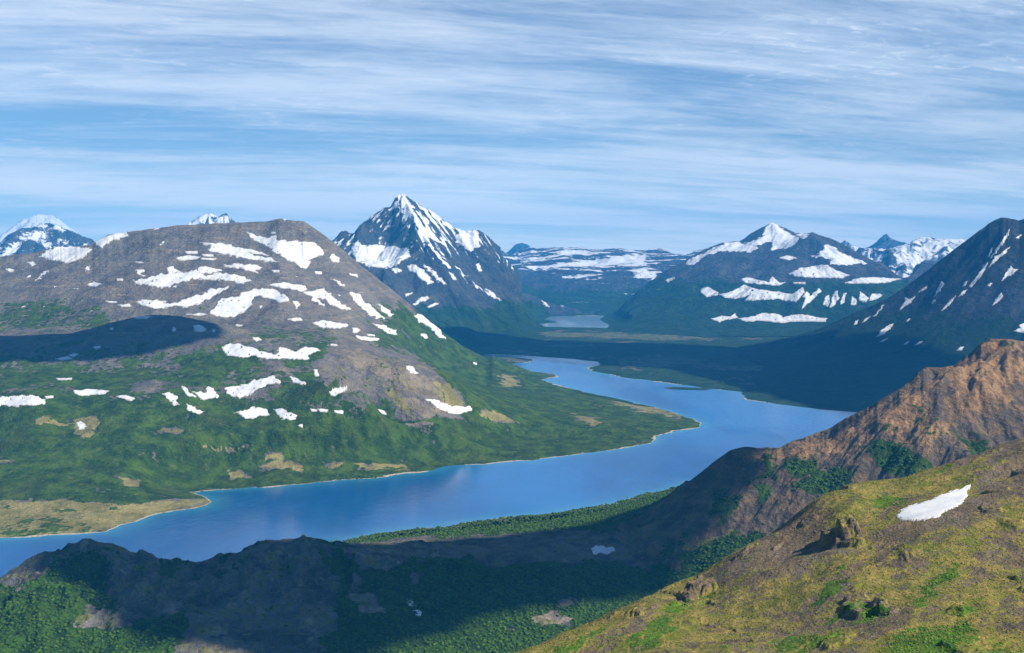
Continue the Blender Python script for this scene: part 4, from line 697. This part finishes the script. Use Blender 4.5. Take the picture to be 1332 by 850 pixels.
sp('F', 3, 'short snow wedge right of the middle streak', (1118, 367), (1132, 348), (1147, 342), (1136, 359))
sp('F', 3, 'snow nick just above the short wedge', (1130, 334), (1138, 320), (1149, 314), (1142, 330))
sp('F', 3, 'faint snow nick under the long curving streak', (1212, 330), (1222, 320), (1228, 323), (1220, 333))
sp('F', 3, 'small low snow patch above the brown ridge', (1113, 542), (1124, 530), (1136, 529), (1128, 542))
sp('F', 3, 'thin low snow dash left of the small low patch', (974, 524), (992, 512), (1003, 511), (986, 523))
sp('F', 3, 'smaller low snow dash further left', (940, 523), (950, 513), (961, 510), (950, 521))
sp('F', 3, 'faint snow streak below the largest lower patch', (860, 514), (876, 504), (890, 502), (872, 513))
sp('F', 3, 'bright snow patch at the right edge behind the brown ridge', (1296, 478), (1322, 468), (1314, 458), (1332, 452), (1360, 455), (1360, 484), (1325, 483))
sp('F', 3, 'slender snow streak at the left foot of the dark slope', (776, 459), (784, 446), (793, 441), (788, 454))
sp('F', 3, 'slanting snow dash beside the leftmost foot streak', (804, 452), (815, 438), (832, 429), (820, 443))
sp('F', 3, 'snow streak climbing towards the last upright streak', (838, 432), (852, 420), (872, 392), (878, 390), (866, 410), (848, 428))
sp('F', 3, 'tiny snow dot in the middle of the dark slope', (948, 445), (958, 436), (962, 439), (953, 447))
sp('F', 3, 'tiny snow dot upper right of the dark slope centre', (1030, 388), (1040, 376), (1045, 379), (1036, 390))
sp('F', 3, 'tiny snow nick near the crossing of the two long streaks', (1212, 240), (1226, 208), (1232, 206), (1220, 236))
sp('F', 3, 'small snow nick at the right edge below the summit', (1306, 175), (1318, 163), (1325, 165), (1314, 177))
sp('I', 7, 'large smooth snow patch lying on the grassy hill in the foreground', (1014, 232), (1028, 218), (1042, 211), (1070, 203), (1100, 194), (1130, 178), (1150, 172), (1175, 165), (1190, 158), (1200, 156), (1198, 165), (1186, 172), (1190, 184), (1182, 192), (1175, 205), (1140, 220), (1120, 233), (1095, 241), (1060, 246), (1030, 244), (1016, 239))
sp('N', 7, 'snow patch in the hollow at the dark foot of the brown ridge', (248, 315), (262, 307), (285, 312), (300, 311), (308, 320), (290, 330), (270, 327), (256, 331))
sp('N', 6, 'upper piece of broken snow in the shaded valley beside a tan rock', (1069, 264), (1083, 262), (1082, 275), (1096, 280), (1080, 281), (1070, 276))
sp('N', 6, 'lower piece of broken snow in the shaded valley beside a tan rock', (1086, 289), (1100, 290), (1107, 294), (1104, 307), (1092, 304))
GRP = {'A': 'snow patches on the rounded mountain', 'B': 'snow patches on the pyramid peak', 'D': 'snow patches on the long dark mountain', 'F': 'snow patches on the right dark slope', 'I': None, 'N': 'snow patches in the near valley'}
for i, (l, c, lab, pts) in enumerate(SP):
    snow_patch(LANDS[l], c, pts, lab, GRP[l], i)
# ------------------------------------------------------------------ light, sky, clouds, air, camera
AZ, EL = math.radians(112), math.radians(42)           # sun azimuth clockwise from +Y, elevation
S = np.array([math.sin(AZ) * math.cos(EL), math.cos(AZ) * math.cos(EL), math.sin(EL)])
sl = bpy.data.lights.new('sun', 'SUN'); sl.energy = 5.0; sl.angle = math.radians(.5); sl.color = (1, .93, .80)
so = bpy.data.objects.new('sun', sl); COL.objects.link(so); so.location = (4000, -2000, 6000)
import mathutils
so.rotation_euler = mathutils.Vector(S).to_track_quat('Z', 'Y').to_euler()
w = bpy.data.worlds.new('World'); sc.world = w; w.use_nodes = True; nt = w.node_tree; nt.nodes.clear(); b = NB(nt)
sky = b.n('ShaderNodeTexSky', sky_type='NISHITA'); sky.sun_disc = False; sky.sun_elevation = EL; sky.sun_rotation = AZ; sky.altitude = 1500; sky.air_density = 1.0; sky.dust_density = .3; sky.ozone_density = 2.5
tc = b.n('ShaderNodeTexCoord'); sp = b.n('ShaderNodeSeparateXYZ'); b.l(tc.outputs['Generated'], sp.inputs[0])
zz = b.m('ADD', b.m('MAXIMUM', sp.outputs[2], 0.), .10)
cb = b.n('ShaderNodeCombineXYZ'); b.l(b.m('DIVIDE', sp.outputs[0], zz), cb.inputs[0]); b.l(b.m('DIVIDE', sp.outputs[1], zz), cb.inputs[1])
rot = b.n('ShaderNodeMapping'); rot.inputs['Rotation'].default_value = (0, 0, math.radians(-14)); b.l(cb.outputs[0], rot.inputs[0]); b.pos = rot.outputs[0]
n4 = b.noise(7.5, 9, .7, stretch=(.55, 1.6, 1), dist=1.2)
n1 = b.noise(.75, 7, .60, stretch=(.40, 1.5, 1), dist=.5); n2 = b.noise(2.6, 9, .66, stretch=(.42, 1.6, 1), dist=.8); n3 = b.noise(.9, 4, .6, stretch=(.8, 1.1, 1), dist=.6)
cf = b.m('ADD', b.m('MULTIPLY', n1, .6), b.m('ADD', b.m('MULTIPLY', n2, .30), b.m('ADD', b.m('MULTIPLY', n3, .15), b.m('MULTIPLY', n4, .12))))
cf = b.m('ADD', .17, b.m('MULTIPLY', b.ramp(cf, .45, .70), .70))
n5 = b.noise(11., 8, .68, stretch=(.8, 1.25, 1), dist=1.0)
puff = b.m('MULTIPLY', b.ramp(n5, .52, .68), b.m('MULTIPLY', b.ramp(n3, .46, .62), .30))
low = b.m('MULTIPLY', b.m('SUBTRACT', 1.0, b.ramp(sp.outputs[2], .005, .11)), .34)
cf = b.m('ADD', cf, b.m('ADD', puff, low), clamp=True)
cf = b.m('MULTIPLY', cf, b.m('SUBTRACT', 1.0, b.ramp(sp.outputs[2], .28, .5)))
cf = b.m('MULTIPLY', cf, b.ramp(sp.outputs[1], -.1, .5))
blue = b.n('ShaderNodeVectorMath', operation='MULTIPLY'); b.l(sky.outputs[0], blue.inputs[0]); blue.inputs[1].default_value = (.58, 1.05, 1.38)
skyc = b.mix(b.m('MULTIPLY', cf, .90), blue.outputs[0], (11.8, 13., 14.4))
glow = b.mix(b.ramp(sp.outputs[2], -.01, .085), (1.8, 1.6, 1.3), (1., 1., 1.)); gm = b.n('ShaderNodeVectorMath', operation='MULTIPLY'); b.l(skyc, gm.inputs[0]); b.l(glow, gm.inputs[1])
bg = b.n('ShaderNodeBackground'); b.l(gm.outputs[0], bg.inputs[0]); bg.inputs[1].default_value = .050
o = b.n('ShaderNodeOutputWorld'); b.l(bg.outputs[0], o.inputs[0])

def cloud(poly, Yd, label, alt=4200, soft=1.0, seed=0):
    """a flat based cloud standing between the sun and the patch of ground outlined (picture point, distance, ground height)"""
    P = np.array([(((px - CX) / F * y), y, z) for px, y, z in poly])
    t = (alt - P[:, 2]) / S[2]; Q = P[:, :2] + t[:, None] * S[:2]
    x0, y0 = Q.min(0) - 250; x1, y1 = Q.max(0) + 250
    n = 90; gx, gy = np.meshgrid(np.linspace(x0, x1, n), np.linspace(y0, y1, n))
    d = sdf([tuple(q) for q in Q], gx + 120 * fbm(gx / 500, gy / 500, seed, 4), gy + 120 * fbm(gx / 500 + 9, gy / 500, seed, 4))
    th = np.sqrt(d.clip(0, None) / 600).clip(0, 1)
    zt = alt + 20 + th * (180 + 220 * (ridged(gx / 700, gy / 700, seed + 3, 4)))
    zb = alt - 10 - th * 60 * (1 + fbm(gx / 300, gy / 300, seed + 8, 3))
    keep = d > 0
    top = grid_mesh('cloud', gx, gy, zt, keep, {}, M_cloud); bot = grid_mesh('tmp', gx, gy, zb, keep, {}, M_cloud)
    # one closed lump: join lower sheet into the upper one
    a, c2 = top.data, bot.data; nv = len(a.vertices)
    va = np.empty(nv * 3, np.float32); a.vertices.foreach_get('co', va); vb = np.empty(len(c2.vertices) * 3, np.float32); c2.vertices.foreach_get('co', vb)
    fa = [tuple(p.vertices) for p in a.polygons]; fb = [tuple(v + nv for v in reversed(p.vertices)) for p in c2.polygons]
    from collections import Counter
    ec = Counter(); 
    for f in fa:
        for i in range(4): ec[(f[i], f[(i + 1) % 4])] += 1
    side = [(e[1], e[0], e[0] + nv, e[1] + nv) for e in ec if (e[1], e[0]) not in ec]
    me = bpy.data.meshes.new('cloud'); me.from_pydata(np.concatenate([va, vb]).reshape(-1, 3).tolist(), [], fa + fb + side); me.materials.append(M_cloud)
    me.polygons.foreach_set('use_smooth', [True] * len(me.polygons)); me.update()
    bpy.data.objects.remove(bot); top.data = me
    return tag(top, label, kind='structure')
M_cloud, ntc = newmat('cloud_white'); b2 = NB(ntc)
bs = b2.n('ShaderNodeBsdfPrincipled'); bs.inputs['Base Color'].default_value = (.85, .86, .88, 1); bs.inputs['Roughness'].default_value = 1
o = b2.n('ShaderNodeOutputMaterial'); tr = b2.n('ShaderNodeBsdfTransparent'); mxs = b2.n('ShaderNodeMixShader'); mxs.inputs[0].default_value = .85; b2.l(tr.outputs[0], mxs.inputs[1]); b2.l(bs.outputs[0], mxs.inputs[2]); b2.l(mxs.outputs[0], o.inputs[0])
cloud([(560, 11300, 120), (600, 10300, 30), (720, 9600, 10), (880, 8900, 10), (940, 8000, 10), (1050, 6900, 20), (1120, 6420, 25), (1300, 6300, 60), (1420, 6500, 60), (1420, 7600, 150), (1250, 8000, 200), (1120, 9500, 150), (1020, 10600, 60), (880, 11300, 20), (640, 12000, 120)], 0, 'long cloud over the middle valley', seed=2)
cloud([(-200, 5500, 380), (0, 5560, 380), (130, 5560, 400), (230, 5700, 420), (285, 5800, 480), (270, 6100, 540), (200, 6350, 540), (60, 6300, 480), (-200, 6300, 450)], 0, 'small cloud over the left mountain shoulder', seed=3)
cloud([(60, 2880, 170), (150, 2600, 110), (250, 2450, 80), (420, 2450, 50), (620, 2740, 30), (740, 2860, 40), (900, 3020, 60), (960, 3120, 200), (1010, 3400, 330), (960, 3620, 330), (880, 3620, 150), (780, 3540, 40), (650, 3480, 15), (400, 3180, 10), (200, 3020, 10), (90, 2960, 120)], 0, 'low cloud over the near valley', seed=4)

# the air itself
import bmesh
bm = bmesh.new(); bmesh.ops.create_cube(bm, size=1)
for v in bm.verts: v.co = (v.co.x * 128000, v.co.y * 45000 + 21000, -60 if v.co.z < 0 else 2300)
me = bpy.data.meshes.new('haze'); bm.to_mesh(me); bm.free()
mh, nth = newmat('air'); b3 = NB(nth); pv = b3.n('ShaderNodeVolumePrincipled')
pv.inputs['Color'].default_value = (.05, .44, 1, 1); pv.inputs['Density'].default_value = 2.9e-5; pv.inputs['Anisotropy'].default_value = .0
o = b3.n('ShaderNodeOutputMaterial'); b3.l(pv.outputs[0], o.inputs['Volume']); me.materials.append(mh)
hz = bpy.data.objects.new('haze', me); COL.objects.link(hz); tag(hz, 'thin blue mountain air', kind='stuff')

cam = bpy.data.cameras.new('camera'); cam.sensor_width = 36; cam.lens = 36 * F / 1332; cam.shift_y = -(425 - HY) / 1332; cam.clip_start = 1; cam.clip_end = 200000
co = bpy.data.objects.new('camera', cam); COL.objects.link(co); co.location = (0, 0, HC); co.rotation_euler = (math.pi / 2, 0, 0); sc.camera = co
sc.view_settings.view_transform = 'Standard'; sc.view_settings.look = 'None'; sc.view_settings.exposure = 0.64; sc.view_settings.gamma = 1; sc.view_settings.use_curve_mapping = False
sc.render.engine = 'CYCLES'; cy = sc.cycles
cy.max_bounces = 4; cy.diffuse_bounces = 2; cy.glossy_bounces = 2; cy.volume_bounces = 1; cy.transparent_max_bounces = 4; cy.use_denoising = True; cy.use_adaptive_sampling = True; cy.adaptive_threshold = .02
